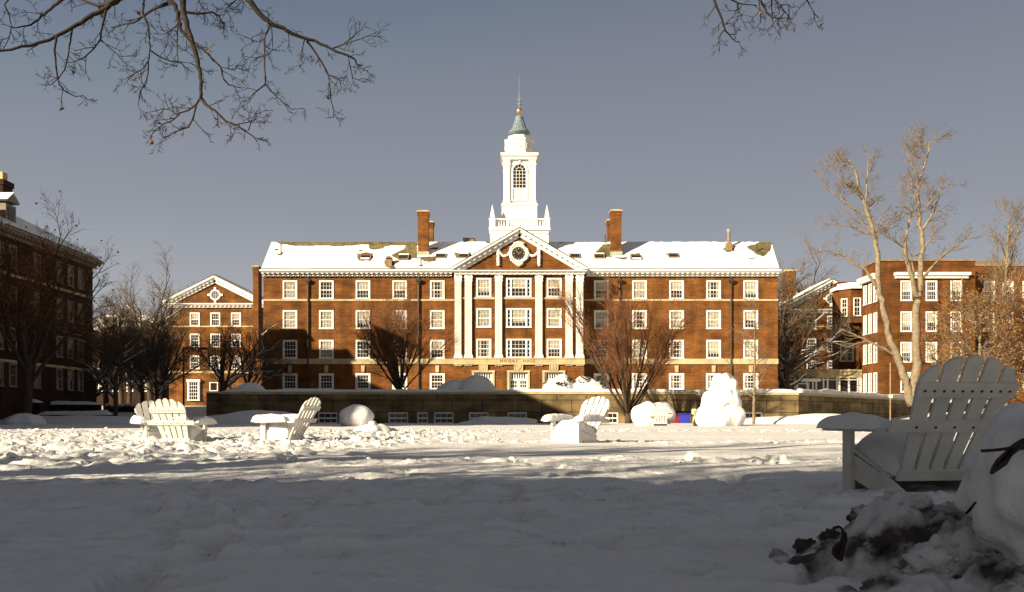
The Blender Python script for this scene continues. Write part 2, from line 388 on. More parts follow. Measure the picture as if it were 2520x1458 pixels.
def pip(poly, x, y):
    c = False; j = len(poly) - 1
    for i in range(len(poly)):
        a, b = poly[i], poly[j]
        if (a[1] > y) != (b[1] > y) and x < (b[0]-a[0]) * (y-a[1]) / (b[1]-a[1]) + a[0]: c = not c
        j = i
    return c
def cornice(mb, x0, x1, yf, ztop, zbot, yw, step=.52):
    """moulded eave: yf outer face, yw wall face; two rows of blocks"""
    H = ztop - zbot
    mb.box(x0, x1, yf, yw + .05, ztop - H * .28, ztop); mb.box(x0 + .12, x1 - .12, yf + .14, yw + .05, ztop - H * .46, ztop - H * .28)
    mb.box(x0 + .3, x1 - .3, yw - .24, yw + .05, zbot + H * .02, ztop - H * .46)
    k = int((x1 - x0 - .6) / step)
    for i in range(k + 1):
        x = x0 + .3 + i * (x1 - x0 - .6) / k
        mb.box(x - .14, x + .14, yf + .22, yw - .2, ztop - H * .64, ztop - H * .46)
        mb.box(x - .09, x + .09, yw - .34, yw - .2, zbot + H * .04, zbot + H * .17)
def pediment(bd, cx, yf, yw, zb, hw, rise, wallmat, th=.55, dent=True, xin=0.35):
    """triangular gable: tympanum + raking cornices"""
    t = MB(); t.poly([(cx - hw + xin, yw, zb), (cx + hw - xin, yw, zb), (cx, yw, zb + rise - xin * rise / hw)]); t.build('tympanum', wallmat, bd)
    L = math.hypot(hw, rise); a = math.atan2(rise, hw)
    for sgn in (-1, 1):
        ux = Vector((sgn * -math.cos(a), 0, math.sin(a))); nn = Vector((sgn * math.sin(a), 0, math.cos(a)))
        X0 = Vector((cx + sgn * hw, 0, zb))
        xf = Matrix(((ux.x, 0, nn.x, X0.x), (0, 1, 0, 0), (ux.z, 0, nn.z, X0.z), (0, 0, 0, 1)))
        m_ = MB(xf)
        m_.box(.02, L + .02, yf, yw + .3, -th * .1, th * .32); m_.box(.25, L - .02, yf + .16, yw + .3, -th * .36, -th * .1)
        m_.box(.5, L - .15, yw - .22, yw + .3, -th, -th * .36)
        if dent:
            k = int(L / .62)
            for i in range(1, k): q = i * L / k; m_.box(q - .16, q + .16, yf + .22, yw - .2, -th * .58, -th * .36)
        m_.build('raking_cornice', M['white'], bd)

# ---------------------------------------------------------------- main hall
D0, DP, GT = 95.6, 93.0, 2.5
XL, XR = X(648, D0), X(1914, D0)
PL, PR = X(1117.5, DP), X(1437.5, DP)
hall = thing('brick_hall', 'long four storey brick hall with clock pediment and white cupola tower', 'building', (0, D0, GT))
S_main = window_set(1.55, 2.0, 4, 2); S_trip = window_set(2.62, 2.0, 4, 2, .14, .30); S_gnd = window_set(1.6, 1.75, 4, 2, .2, sill=False)
COLS_L = [713.8, 803.3, 893.4, 983.8, 1076.2]; COLS_R = [1479.6, 1573.8, 1665, 1756, 1847.4]; ROWS = [(690.8, 736.7), (764, 810), (838, 883)]
holes = []; wins = []
rw = random.Random(11)
cvs = {0: [2, 0, 1, 1, 4], 1: [2, 2, 3, 3, 2], 2: [0, 2, 0, 4, 1], 10: [1, 2, 1, 4, 3], 11: [3, 4, 2, 2, 1], 12: [0, 2, 4, 3, 2]}
for side, cols in ((0, COLS_L), (10, COLS_R)):
    for ri, (a, b) in enumerate(ROWS):
        for ci, px in enumerate(cols): wins.append((S_main, X(px, D0), Z(b, D0), cvs[side + ri][ci]))
    for ci, px in enumerate(cols): wins.append((S_gnd, X(px, D0), Z(959.5, D0), 4 if side else 0))
for S, x, z, c in wins: holes.append((x - S['w']/2 + .06 - XL, x + S['w']/2 - .06 - XL, z + .06, z + S['h'] - .06))
wb = MB(); wall(wb, (XL, D0, 0), (1, 0, 0), XR - XL, GT - .3, Z(676, D0), holes, (0, -1, 0), .12)
yb = 105.6; zt = Z(676, D0)
for x in (XL, XR): wb.poly([(x, D0, GT-.3), (x, yb, GT-.3), (x, yb, zt), (x, (D0+yb)/2, 20.1), (x, D0, zt)])
wb.quad((XL, yb, GT-.3), (XR, yb, GT-.3), (XR, yb, zt), (XL, yb, zt))
wb.build('wall', M['brick'], hall)
for S, x, z, c in wins: put_window(hall, S, (x, D0, z), 0, c)
for q0, q1 in ((XL - .03, PL), (PR, XR + .03)):
    b = MB(); b.box(q0, q1, D0 - .07, D0 + .05, Z(741.3, D0), Z(736.6, D0)); b.build('string_course', M['stone'], hall)
for q0, q1 in ((XL - .03, PL), (PR, XR + .03)):
    b = MB(); b.box(q0, q1, D0 - .1, D0 + .05, Z(896.5, D0), Z(883.4, D0)); b.build('stone_band', M['stone'], hall)
for px in COLS_L + COLS_R:
    b = MB(); x = X(px, D0); b.prism([(x-.17, D0-.13, Z(917, D0)), (x+.17, D0-.13, Z(917, D0)), (x+.2, D0-.13, Z(900, D0)), (x-.2, D0-.13, Z(900, D0))], (0, .2, 0)); b.build('keystone', M['stone'], hall)
ED = 94.75; EZ = Z(663, ED)
b = MB(); cornice(b, X(638, ED), PL - .2, ED, EZ, Z(681.5, D0), D0); b.build('cornice', M['white'], hall)
b = MB(); cornice(b, PR + .2, X(1923, ED), ED, EZ, Z(681.5, D0), D0); b.build('cornice', M['white'], hall)
b = MB(); b.box(X(640, ED), X(1112, ED), ED + .05, ED + .2, EZ + .003, EZ + .1); b.box(X(1446, ED), X(1921, ED), ED + .05, ED + .2, EZ + .003, EZ + .1); b.build('gutter_shade', M['iron'], hall)  # dark gutter strip, also stands in for the shadow gap below the snow
RD = 100.6; RZ = Z(596, RD); x0, x1 = X(638, ED) + .1, X(1923, ED) - .1
q0, q1 = X(667.5, RD), X(1898.5, RD)
rf = MB(); ez = EZ + .02
rf.quad((x0, ED + .1, ez), (x1, ED + .1, ez), (q1, RD, RZ), (q0, RD, RZ)); rf.quad((q0, RD, RZ), (q1, RD, RZ), (x1, 106.4, ez), (x0, 106.4, ez))
rf.poly([(x0, ED + .1, ez), (q0, RD, RZ), (x0, 106.4, ez)]); rf.poly([(x1, ED + .1, ez), (x1, 106.4, ez), (q1, RD, RZ)])
rf.quad((x0, ED + .1, ez), (x0, 106.4, ez), (x1, 106.4, ez), (x1, ED + .1, ez))
rf.build('roof', M['shingle'], hall)
k6 = lambda l: [(656 + a * .1823, 558 + c * .1823) for a, c in l]; k7 = lambda l: [(1378 + a * .2239, 558 + c * .2239) for a, c in l]
BARE = [k6([(110,180),(2040,180),(2040,400),(2180,400),(2190,470),(2130,470),(2080,430),(2000,410),(1940,450),(1800,445),(1710,400),(1680,370),(1760,340),(1860,290),(1890,255),(1690,250),(1600,270),(1540,295),(1440,310),(1390,300),(1380,240),(1300,235),(1150,245),(940,262),(850,255),(600,258),(380,262),(250,240),(180,225)]),
    k6([(1225,360),(1300,340),(1440,345),(1450,400),(1420,460),(1240,455)]), k6([(1590,500),(1600,430),(1720,430),(1740,560),(1620,545)]),
    k6([(2170,395),(2280,385),(2300,420),(2270,470),(2190,470)]), k6([(100,285),(165,285),(165,318),(110,320)]), k6([(150,355),(225,350),(220,388),(160,385)]), k6([(1240,300),(1310,305),(1310,325),(1240,325)]), k6([(2060,505),(2110,500),(2110,540),(2050,545)]),
    k6([(2190,280),(2310,270),(2320,300),(2200,305)]), k6([(2520,340),(2760,330),(2790,400),(2560,420)]), k6([(2900,170),(3200,170),(3200,230),(2960,215)]),
    k7([(-700,140),(600,140),(560,165),(-100,172),(-700,172)]), k7([(360,300),(400,265),(480,185),(560,185),(565,300),(580,330),(680,330),(760,315),(740,345),(700,362),(540,330),(500,340),(420,330)]),
    k7([(2060,210),(2200,165),(2240,150),(2330,150),(2335,215),(2290,290),(2240,325),(2150,310),(2130,270),(2070,240)]), k7([(2060,335),(2100,330),(2190,330),(2150,350),(2080,350)]), k7([(1790,225),(1840,215),(1920,225),(1925,265),(1830,275)]),
    k7([(760,290),(880,280),(910,360),(780,362)]), k7([(1175,285),(1310,285),(1310,312),(1200,322)]), k7([(90,280),(230,280),(220,330),(120,330)])]
BB = [(min(p[0] for p in P_) - 4, max(p[0] for p in P_) + 4, min(p[1] for p in P_) - 4, max(p[1] for p in P_) + 4) for P_ in BARE]
def main_mask(p, u, v):
    px, py = CXP + p.x / p.y * F, HY - (p.z - EYE) / p.y * F
    px += 3.5 * fbm(p.x * 1.1, p.y * 1.6, 2, 3); py += 1.7 * fbm(p.x * 1.1, p.y * 1.6, 9, 3) - 1.5
    for P_, B_ in zip(BARE, BB):
        if B_[0] < px < B_[1] and B_[2] < py < B_[3] and pip(P_, px, py): return -1
    if v > .985 + .02 * nz(p.x, 4): return -1
    return min(1, .3 + 12 * v, .35 + 30 * u, .35 + 30 * (1 - u))
roof_snow('roof_snow', hall, (x0 + .05, ED + .24, ez + .1), (x1 - .05, ED + .24, ez + .1), (q0 + .05, RD, RZ + .02), (q1 - .05, RD, RZ + .02), 520, 64, .085, main_mask)
roof_snow('roof_snow', hall, (x0, 106.3, ez + .03), (x1, 106.3, ez + .03), (q0, RD + .1, RZ), (q1, RD + .1, RZ), 60, 8, .15, lambda p, u, v: .3 + 3 * min(v, 1 - v))
def roofpt(px, py):                                  # where a sight line meets the front slope
    s_ = (RZ - EZ) / (RD - ED - .1); k = (HY - py) / F; d = (EZ - s_ * (ED + .1) - EYE) / (k - s_); return X(px, d), d, Z(py, d)
def chimney(px0, px1, pyt, d, zbot, parent, dep=1.2, pot=False):
    a, b_ = X(px0, d), X(px1, d); zt_ = Z(pyt, d); m_ = MB()
    m_.box(a + .06, b_ - .06, d, d + dep, zbot, zt_ - .55); m_.box(a + .02, b_ - .02, d - .04, d + dep + .04, zt_ - .55, zt_ - .3); m_.box(a - .02, b_ + .02, d - .08, d + dep + .08, zt_ - .3, zt_ - .12)
    o = m_.build('chimney', M['brick'], parent); c = MB(); c.box(a - .06, b_ + .06, d - .12, d + dep + .12, zt_ - .12, zt_)
    c.box(a + .2, b_ - .2, d + .2, d + dep - .2, zt_, zt_ + .12); c.build('chimney_cap', M['stone'], o)
    return o
for (a, b_, t_, d) in ((1027, 1055, 519, 97.6), (1503, 1531, 517, 97.5)):
    o = chimney(a, b_, t_, d, 17.4, hall); zz = Z(629, d)
    c = MB(); c.box(X(a, d) - .03, X(b_, d) + .03, d - .05, d + .4, zz - .15, zz + .42); c.build('flashing', M['lead'], o)
chimney(1054, 1067, 545, 103.5, 17, hall); chimney(1494, 1505, 541, 103.5, 17, hall)
b = MB(); d = 101.2; b.box(X(1141, d), X(1167, d), d, d + 1.5, 19.8, Z(588, d)); o = b.build('roof_hatch', M['tin'], hall); b = MB(); b.box(X(1139, d), X(1169, d), d - .1, d + 1.6, Z(588, d) + .002, Z(586, d)); b.build('hatch_lid', M['shingle'], o)
pitch = math.atan2(RZ - EZ, RD - ED - .1)
for i, (px, py) in enumerate(((900, 633), (993, 632), (1085, 629), (1141, 629), (1415, 629), (1475, 630), (1566, 633), (1657, 628))):
    x, d, z = roofpt(px, py + 4); xf = Matrix.Translation((x, d, z)) @ Matrix.Rotation(pitch, 4, 'X')
    m_ = MB(xf); m_.box(-.58, -.48, -.5, .62, -.1, .2); m_.box(.48, .58, -.5, .62, -.1, .2); m_.box(-.48, .48, .52, .62, -.1, .2); m_.box(-.48, .48, -.5, -.4, -.1, .2)
    o = m_.build('skylight', M['tin'], hall); m_ = MB(xf); m_.box(-.48, .48, -.4, .52, .05, .14); m_.build('pane', M['pane'], o)
    m_ = MB(xf); m_.box(-.47, .47, -.52, -.28, .18, .26) if i in (0, 6) else m_.box(-.55, .55, .45, .66, .19, .25); m_.build('snow', M['snow_roof'], o)
for px, py, hgt in ((691.5, 625, 1.0), (1036, 655, .85), (1863, 620, .85), (1489, 600, .9)):
    x, d, z = roofpt(px, py); m_ = MB(); m_.lathe([(.07, -.1), (.07, hgt), (.09, hgt), (.09, hgt + .08)], 8, (x, d, z)); m_.build('vent_pipe', M['iron'], hall)
x, d, z = roofpt(956.5, 656); m_ = MB(); m_.box(x - .32, x + .32, d, d + .64, z - .2, z + .78); o = m_.build('roof_ventilator', M['tin'], hall)
m_ = MB(); m_.box(x - .05, x + .05, d + .27, d + .37, z + .78, z + .9); m_.lathe([(.52, 0), (.5, .05), (.04, .34)], 4, (x, d + .32, z + .9), .5); m_.build('ventilator_hood', M['tin'], o)
x, d, z = roofpt(1795, 616); m_ = MB(); m_.box(x - .33, x + .33, d, d + .6, z - .2, z + .85); m_.lathe([(.17, .85), (.16, 2.1)], 12, (x, d + .3, z)); o = m_.build('vent_stack', M['tin'], hall)
m_ = MB(); m_.lathe([(.2, 2.1), (.2, 2.2), (.13, 2.2), (.13, 2.28), (.24, 2.28), (.24, 2.36)], 12, (x, d + .3, z)); m_.build('stack_cap', M['lead'], o)
for px, yb_ in ((760, 1000), (1032, 960), (1526, 960), (1800, 960)):
    x = X(px - 1.5, D0); m_ = MB(); m_.lathe([(.085, GT), (.085, Z(693, D0))], 8, (x, D0 - .17, 0)); m_.lathe([(.05, Z(690, D0)), (.05, Z(681, D0))], 8, (x, D0 - .17, 0))
    for k in range(6): zz = 4 + k * 2.1; m_.box(x - .13, x + .13, D0 - .2, D0, zz, zz + .07)
    o = m_.build('downpipe', M['iron'], hall); h_ = MB(); h_.box(x - .25, x + .25, D0 - .45, D0, Z(694, D0), Z(689, D0)); h_.box(x - .17, x + .17, D0 - .36, D0, Z(698, D0), Z(694, D0)); h_.build('hopper', M['iron'], o)
# ---- pavilion
pc = (PL + PR) / 2
pcol = [1190.7, 1276.7, 1363.8]; prow = [(685.5, 732), (760, 806.5), (835.6, 881.7)]
DOORS = [1189.3, 1276, 1362.7]
holes = []; wins = []; pcv = [[3, 1, 1], [2, 3, 2], [4, 0, 1]]
for ri, (a, b_) in enumerate(prow):
    for ci, px in enumerate(pcol): wins.append((S_trip if ci == 1 else S_main, X(px, DP), Z(b_, DP), pcv[ri][ci]))
for S, x, z, c in wins: holes.append((x - S['w']/2 + .06 - PL, x + S['w']/2 - .06 - PL, z + .06, z + S['h'] - .06))
dw, dt = 1.95, Z(916, DP)
for px in DOORS: x = X(px, DP); holes.append((x - dw/2 - PL, x + dw/2 - PL, GT - .29, dt))
wb = MB(); wall(wb, (PL, DP, 0), (1, 0, 0), PR - PL, GT - .3, Z(664, DP), holes, (0, -1, 0), .35)
for x in (PL, PR): wb.quad((x, DP, GT - .3), (x, D0 + .3, GT - .3), (x, D0 + .3, Z(664, DP)), (x, DP, Z(664, DP)))
wb.build('wall', M['brick'], hall)
for S, x, z, c in wins: put_window(hall, S, (x, DP, z), 0, c)
b = MB(); b.box(PL - .05, PR + .05, DP - .22, DP + .02, Z(898, DP), Z(882.3, DP)); b.box(PL - .02, PR + .02, DP - .3, DP - .02, Z(884, DP), Z(881.5, DP)); band = b.build('stone_band', M['stone'], hall)
tc = bpy.data.curves.new('lettering', 'FONT'); tc.body = 'MOORS  HALL'; tc.size = .40; tc.extrude = .02; tc.align_x = 'CENTER'; tc.space_character = 1.55
to = bpy.data.objects.new('lettering', tc); COL.objects.link(to); bpy.context.view_layer.update()
me = bpy.data.meshes.new_from_object(to.evaluated_get(bpy.context.evaluated_depsgraph_get())); bpy.data.objects.remove(to)
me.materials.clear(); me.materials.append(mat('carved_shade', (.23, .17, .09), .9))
o = bpy.data.objects.new('lettering', me); COL.objects.link(o); o.parent = band; o.location = (X(1273, DP), DP - .245 - D0, Z(892.5, DP) - GT); o.rotation_euler = (R(90), 0, 0)
for px0, px1 in ((1137, 1143), (1163, 1217), (1239, 1316), (1336, 1390), (1411, 1417)): b = MB(); b.box(X(px0, DP), X(px1, DP), DP - .05, DP + .02, Z(737, DP), Z(732, DP)); b.build('string_course', M['stone'], hall)
for px0, px1 in ((1118.7, 1136.7), (1143.4, 1162.6), (1217.7, 1236.8), (1316.7, 1335.8), (1391, 1410), (1416.8, 1436)):
    a, c = X(px0, DP), X(px1, DP); m_ = MB(); zb, zt = Z(882, DP), Z(676, DP); d = DP - .24
    m_.box(a + .04, c - .04, d, DP + .02, zb + .4, zt - .75)
    for i in range(7): xx = lerp(a + .09, c - .09, i / 6); m_.box(xx - .022, xx + .022, d - .035, d + .01, zb + .42, zt - .8)
    o = m_.build('pilaster', M['white'], hall)
    m_ = MB(); m_.box(a - .06, c + .06, d - .1, DP + .01, zb, zb + .2); m_.box(a - .02, c + .02, d - .07, DP + .01, zb + .2, zb + .31); m_.box(a + .01, c - .01, d - .04, DP + .01, zb + .31, zb + .4); m_.build('pilaster_base', M['white'], o)
    m_ = MB(); m_.box(a + .0, c - .0, d - .05, DP + .01, zt - .75, zt - .66); m_.box(a + .02, c - .02, d - .03, DP + .01, zt - .66, zt - .4); m_.box(a - .04, c + .04, d - .08, DP + .01, zt - .4, zt - .28); m_.box(a - .0, c + .0, d - .05, DP + .01, zt - .28, zt); m_.build('capital', M['white'], o)
    m_ = MB()
    for i in range(5): xx = lerp(a + .08, c - .08, i / 4); m_.box(xx - .05, xx + .05, DP - .16, DP + .01, Z(901.5, DP), Z(898.2, DP))
    m_.build('bracket', M['stone'], hall)
ZC = Z(665, DP - .7)
b = MB(); cornice(b, X(1113, DP - .7), X(1445, DP - .7), DP - .72, ZC, Z(677.5, DP), DP - .2, .56); b.build('cornice', M['white'], hall)
hwp = (X(1446, DP - .7) - X(1112, DP - .7)) / 2; xcp = (X(1446, DP - .7) + X(1112, DP - .7)) / 2; rise = Z(567, DP - .7) - ZC
pediment(hall, xcp, DP - .74, DP - .02, ZC + .12, hwp, rise, M['brick'], .62)
rf = MB(); ya = DP - .74; yb2 = 100.5
for s in (-1, 1): rf.prism([(xcp + s * (hwp + .05), ya, ZC + .32), (xcp, ya, ZC + rise + .36), (xcp, ya, ZC + rise + .24), (xcp + s * (hwp + .05), ya, ZC + .22)], (0, yb2 - ya, 0))
rf.build('roof', M['shingle'], hall)
for s in (-1, 1):
    roof_snow('roof_snow', hall, (xcp + s * hwp, ya + .25, ZC + .36), (xcp + s * hwp, yb2 - 3, ZC + .36), (xcp + s * .1, ya + .25, ZC + rise + .33), (xcp + s * .1, yb2, ZC + rise + .33), 30, 20, .07, lambda p, u, v: min(.3 + 8 * u, .2 + 5 * v))
# door surrounds, doors, panels
for i, px in enumerate(DOORS):
    x = X(px, DP); m_ = MB(); zt = Z(912, DP)
    m_.box(x - dw/2 - .2, x - dw/2 + .02, DP - .1, DP + .05, GT - .3, dt); m_.box(x + dw/2 - .02, x + dw/2 + .2, DP - .1, DP + .05, GT - .3, dt); m_.box(x - dw/2 - .24, x + dw/2 + .24, DP - .13, DP + .05, dt - .02, zt)
    m_.build('door_surround', M['stone'], hall)
    m_ = MB(); y_ = DP + .3; zt2 = Z(932.5, DP)
    m_.box(x - dw/2, x + dw/2, y_ - .06, y_ + .03, zt2 - .1, zt2 + .02); m_.box(x - dw/2, x + dw/2, y_ - .05, y_ + .03, dt - .12, dt)
    for k in range(7): xx = lerp(x - .74, x + .74, k / 6); m_.box(xx - .05, xx + .05, y_ - .04, y_ + .02, zt2, dt - .1)
    m_.box(x - dw/2, x - .74, y_ - .045, y_ + .02, zt2, dt - .1); m_.box(x + .74, x + dw/2, y_ - .045, y_ + .02, zt2, dt - .1)
    o = m_.build('transom_window', M['white'], hall); m_ = MB(); m_.box(x - .8, x + .8, y_, y_ + .015, zt2, dt - .1); m_.build('pane', M['pane'], o)
    for s in (-1, 1):
        m_ = MB(); a = min(x + s * .015, x + s * .97); c = max(x + s * .015, x + s * .97); zb = GT; zp = Z(954, DP); ztp = Z(937.5, DP); l, r_ = a + .17, c - .17
        m_.box(a, l, y_ - .03, y_ + .02, zb, zt2 - .1); m_.box(r_, c, y_ - .03, y_ + .02, zb, zt2 - .1); m_.box(l, r_, y_ - .028, y_ + .02, zb, zp); m_.box(l, r_, y_ - .028, y_ + .02, ztp, zt2 - .1)
        for k in (1, 2): xx = lerp(l, r_, k / 3); m_.box(xx - .025, xx + .025, y_ - .02, y_ + .015, zp, ztp)
        m_.box(l, r_, y_ - .022, y_ + .015, (zp + ztp)/2 - .03, (zp + ztp)/2 + .03)
        o = m_.build('door', M['white'], hall); m_ = MB(); m_.box(l, r_, y_, y_ + .018, zp, ztp); m_.build('pane', M['pane'], o)
    m_ = MB(); a, c = x - .42, x + .42; zb, zt = Z(913.5, DP), Z(894.5, DP); m_.box(a, c, DP - .16, DP + .02, zb, zt); m_.box(a - .06, c + .06, DP - .2, DP + .02, zt - .07, zt); m_.box(a - .05, a + .06, DP - .19, DP + .02, zb, zt - .07); m_.box(c - .06, c + .05, DP - .19, DP + .02, zb, zt - .07)
    o = m_.build('carved_panel', M['stone'], hall); m_ = MB()
    if i == 1: m_.prism([(x - .26, DP - .22, zt - .14), (x + .26, DP - .22, zt - .14), (x + .26, DP - .22, zb + .3), (x, DP - .22, zb + .08), (x - .26, DP - .22, zb + .3)], (0, .08, 0)); nm = 'shield'
    else: m_.box(x - .25, x - .02, DP - .2, DP - .15, zb + .12, zt - .16); m_.box(x + .02, x + .25, DP - .2, DP - .15, zb + .12, zt - .16); nm = 'open_book'
    m_.build(nm, M['stone'], o)
# clock
cx, cz, cy = X(1276.6, DP), Z(625.5, DP), DP - .05
xf = Matrix.Translation((cx, cy, cz)) @ Matrix.Rotation(R(90), 4, 'X')
m_ = MB(xf); m_.lathe([(.66, 0), (.66, .16), (.62, .17)], 40); clock = m_.build('clock', M['clock'], hall)
m_ = MB(xf); m_.lathe([(.85, 0), (.87, .1), (.84, .22), (.76, .3), (.68, .24), (.66, .14)], 40); m_.f.pop(); m_.build('clock_rim', M['white'], clock)
m_ = MB(xf); rr = random.Random(3)
for k in range(26):
    a = 2 * math.pi * k / 26; r_ = .92 + .06 * math.cos(3 * a); m_.blob((r_ * math.cos(a), r_ * math.sin(a), .14), (.17, .17, .17), k * 2.1, .5, 2.2, 9, 6)
for k in range(7): m_.blob((-.42 + .14 * k, 1.02 + .12 * math.sin(math.pi * k / 6), .16), (.15, .17, .17), k * 3.3, .5, 2.2, 9, 6); m_.blob((-.36 + .12 * k, -.98 - .2 * math.sin(math.pi * k / 6), .16), (.14, .16, .17), k * 4.3, .5, 2.2, 9, 6)
m_.build('clock_wreath', M['white'], clock, True)
m_ = MB(xf)
for k in range(12):
    a = 2 * math.pi * k / 12; q = Matrix.Rotation(-a, 4, 'Z'); m2 = MB(xf @ q); ln = .12 if k % 3 == 0 else .07
    m2.box(-.02, .02, .58 - ln, .58, .165, .185); base = len(m_.v); m_.v += m2.v; m_.f += [tuple(base + i for i in f) for f in m2.f]
m_.build('hour_marks', M['white'], clock)
for a, ln, wd in ((57, .40, .035), (-42, .56, .028)):
    m2 = MB(xf @ Matrix.Rotation(R(-a), 4, 'Z')); m2.prism([(-wd, -.1, .19), (wd, -.1, .19), (wd * 1.4, ln * .6, .19), (0, ln, .19), (-wd * 1.4, ln * .6, .19)], (0, 0, .02)); m2.build('clock_hand', M['gold'], clock)
for s in (-1, 1):
    m_ = MB()
    for k in range(9):
        t = k / 8; m_.blob((cx + s * lerp(1.05, 1.95, t), DP - .14, cz + .0 - .3 + .32 * (2 * t - 1) ** 2 + .12 * t), (.13, .13, .14), k + s * 9, .6, 2.5, 8, 6)
    for k in range(10):
        t = k / 9; m_.blob((cx + s * 2.12, DP - .15, cz + lerp(.42, -1.15, t)), (.2 - .06 * abs(t - .55), .16, .15), k * 1.9 + s * 5, .5, 2.4, 8, 6)
    m_.box(cx + s * 2.12 - .22, cx + s * 2.12 + .22, DP - .2, DP, cz + .42, cz + .62)
    m_.build('garland', M['white'], hall, True)
# ---- tower
TX, TY = .83, 101.1
tw = MB(); zb = 15.5; h = 3.1
tw.box(TX - h, TX + h, TY - h, TY + h, zb, Z(570, 98)); tw.box(TX - 3.18, TX - 2.2, TY - 3.18, TY + 3.18, zb, Z(571, 98) - .35); tw.box(TX + 2.2, TX + 3.18, TY - 3.18, TY + 3.18, zb, Z(571, 98) - .35)
z1 = Z(560, 98); tw.box(TX - 3.2, TX + 3.2, TY - 3.2, TY + 3.2, Z(571, 98) - .2, Z(568, 98)); tw.box(TX - 3.36, TX + 3.36, TY - 3.36, TY + 3.36, Z(568, 98), z1)
tower = tw.build('tower', M['white'], hall)
m_ = MB(); zr = Z(541, 98)
for q in range(4):
    xf = Matrix.Translation((TX, TY, 0)) @ Matrix.Rotation(q * math.pi / 2, 4, 'Z'); m2 = MB(xf)
    m2.box(-2.7, 2.7, -3.12, -2.86, z1, z1 + .12); m2.box(-2.7, 2.7, -3.16, -2.82, zr - .02, zr + .12)
    for k in range(19):
        x = lerp(-2.55, 2.55, k / 18); m2.lathe([(.05, z1 + .12), (.085, z1 + .24), (.05, z1 + .5), (.045, zr - .02)], 6, (x, -2.99, 0))
    for x in (-1.35, 1.35): m2.box(x - .14, x + .14, -3.14, -2.84, z1, zr + .1)
    base = len(m_.v); m_.v += m2.v; m_.f += [tuple(base + i for i in f) for f in m2.f]
m_.build('balustrade', M['white'], tower)
for sx in (-1, 1):
    for sy in (-1, 1):
        x, y = TX + sx * 2.99, TY + sy * 2.99; m_ = MB(); zp = Z(538.5, 98)
        m_.box(x - .32, x + .32, y - .32, y + .32, z1, zp - .1); m_.box(x - .38, x + .38, y - .38, y + .38, zp - .1, zp); m_.box(x - .22, x + .22, y - .22, y + .22, zp, zp + .12)
        m_.lathe([(.36, zp + .12), (.36, zp + .2), (.02, Z(504, 98))], 4, (x, y, 0), .5); m_.build('obelisk', M['white'], tower)
m_ = MB(); d1 = 99.15
z2, z3, z4 = Z(507, d1), Z(499.8, d1), Z(385, d1)
m_.box(TX - 1.95, TX + 1.95, TY - 1.95, TY + 1.95, z1, z2); m_.box(TX - 2.05, TX + 2.05, TY - 2.05, TY + 2.05, z2, z2 + .12); m_.box(TX - 1.98, TX + 1.98, TY - 1.98, TY + 1.98, z2 + .12, z3)
m_.box(TX - 1.58, TX + 1.58, TY - 1.58, TY + 1.58, z3, z4)
zcap = Z(411, d1)
for sx in (-1, 1):
    for sy in (-1, 1):
        x, y = TX + sx * 1.43, TY + sy * 1.43
        m_.box(x - .42, x + .42, y - .42, y + .42, z3, z3 + .3); m_.box(x - .36, x + .36, y - .36, y + .36, z3 + .3, zcap)
        m_.box(x - .40, x + .40, y - .40, y + .40, zcap, zcap + .1); m_.box(x - .45, x + .45, y - .45, y + .45, zcap + .24, zcap + .4); m_.box(x - .38, x + .38, y - .38, y + .38, zcap + .4, zcap + .75)
        m_.box(x - .43, x + .43, y - .43, y + .43, zcap + .75, zcap + .85); m_.box(x - .37, x + .37, y - .37, y + .37, zcap + .1, zcap + .24)
m_.box(TX - 1.9, TX + 1.9, TY - 1.9, TY + 1.9, zcap + .87, z4); m_.box(TX - 2.0, TX + 2.0, TY - 2.0, TY + 2.0, z4, z4 + .12); m_.box(TX - 2.1, TX + 2.1, TY - 2.1, TY + 2.1, z4 + .12, Z(376.5, d1))
m_.build('belfry', M['white'], tower)
zw0, zw1, zs = Z(463, 99.5), Z(421, 99.5), Z(491.7, 99.5); rw_ = .70
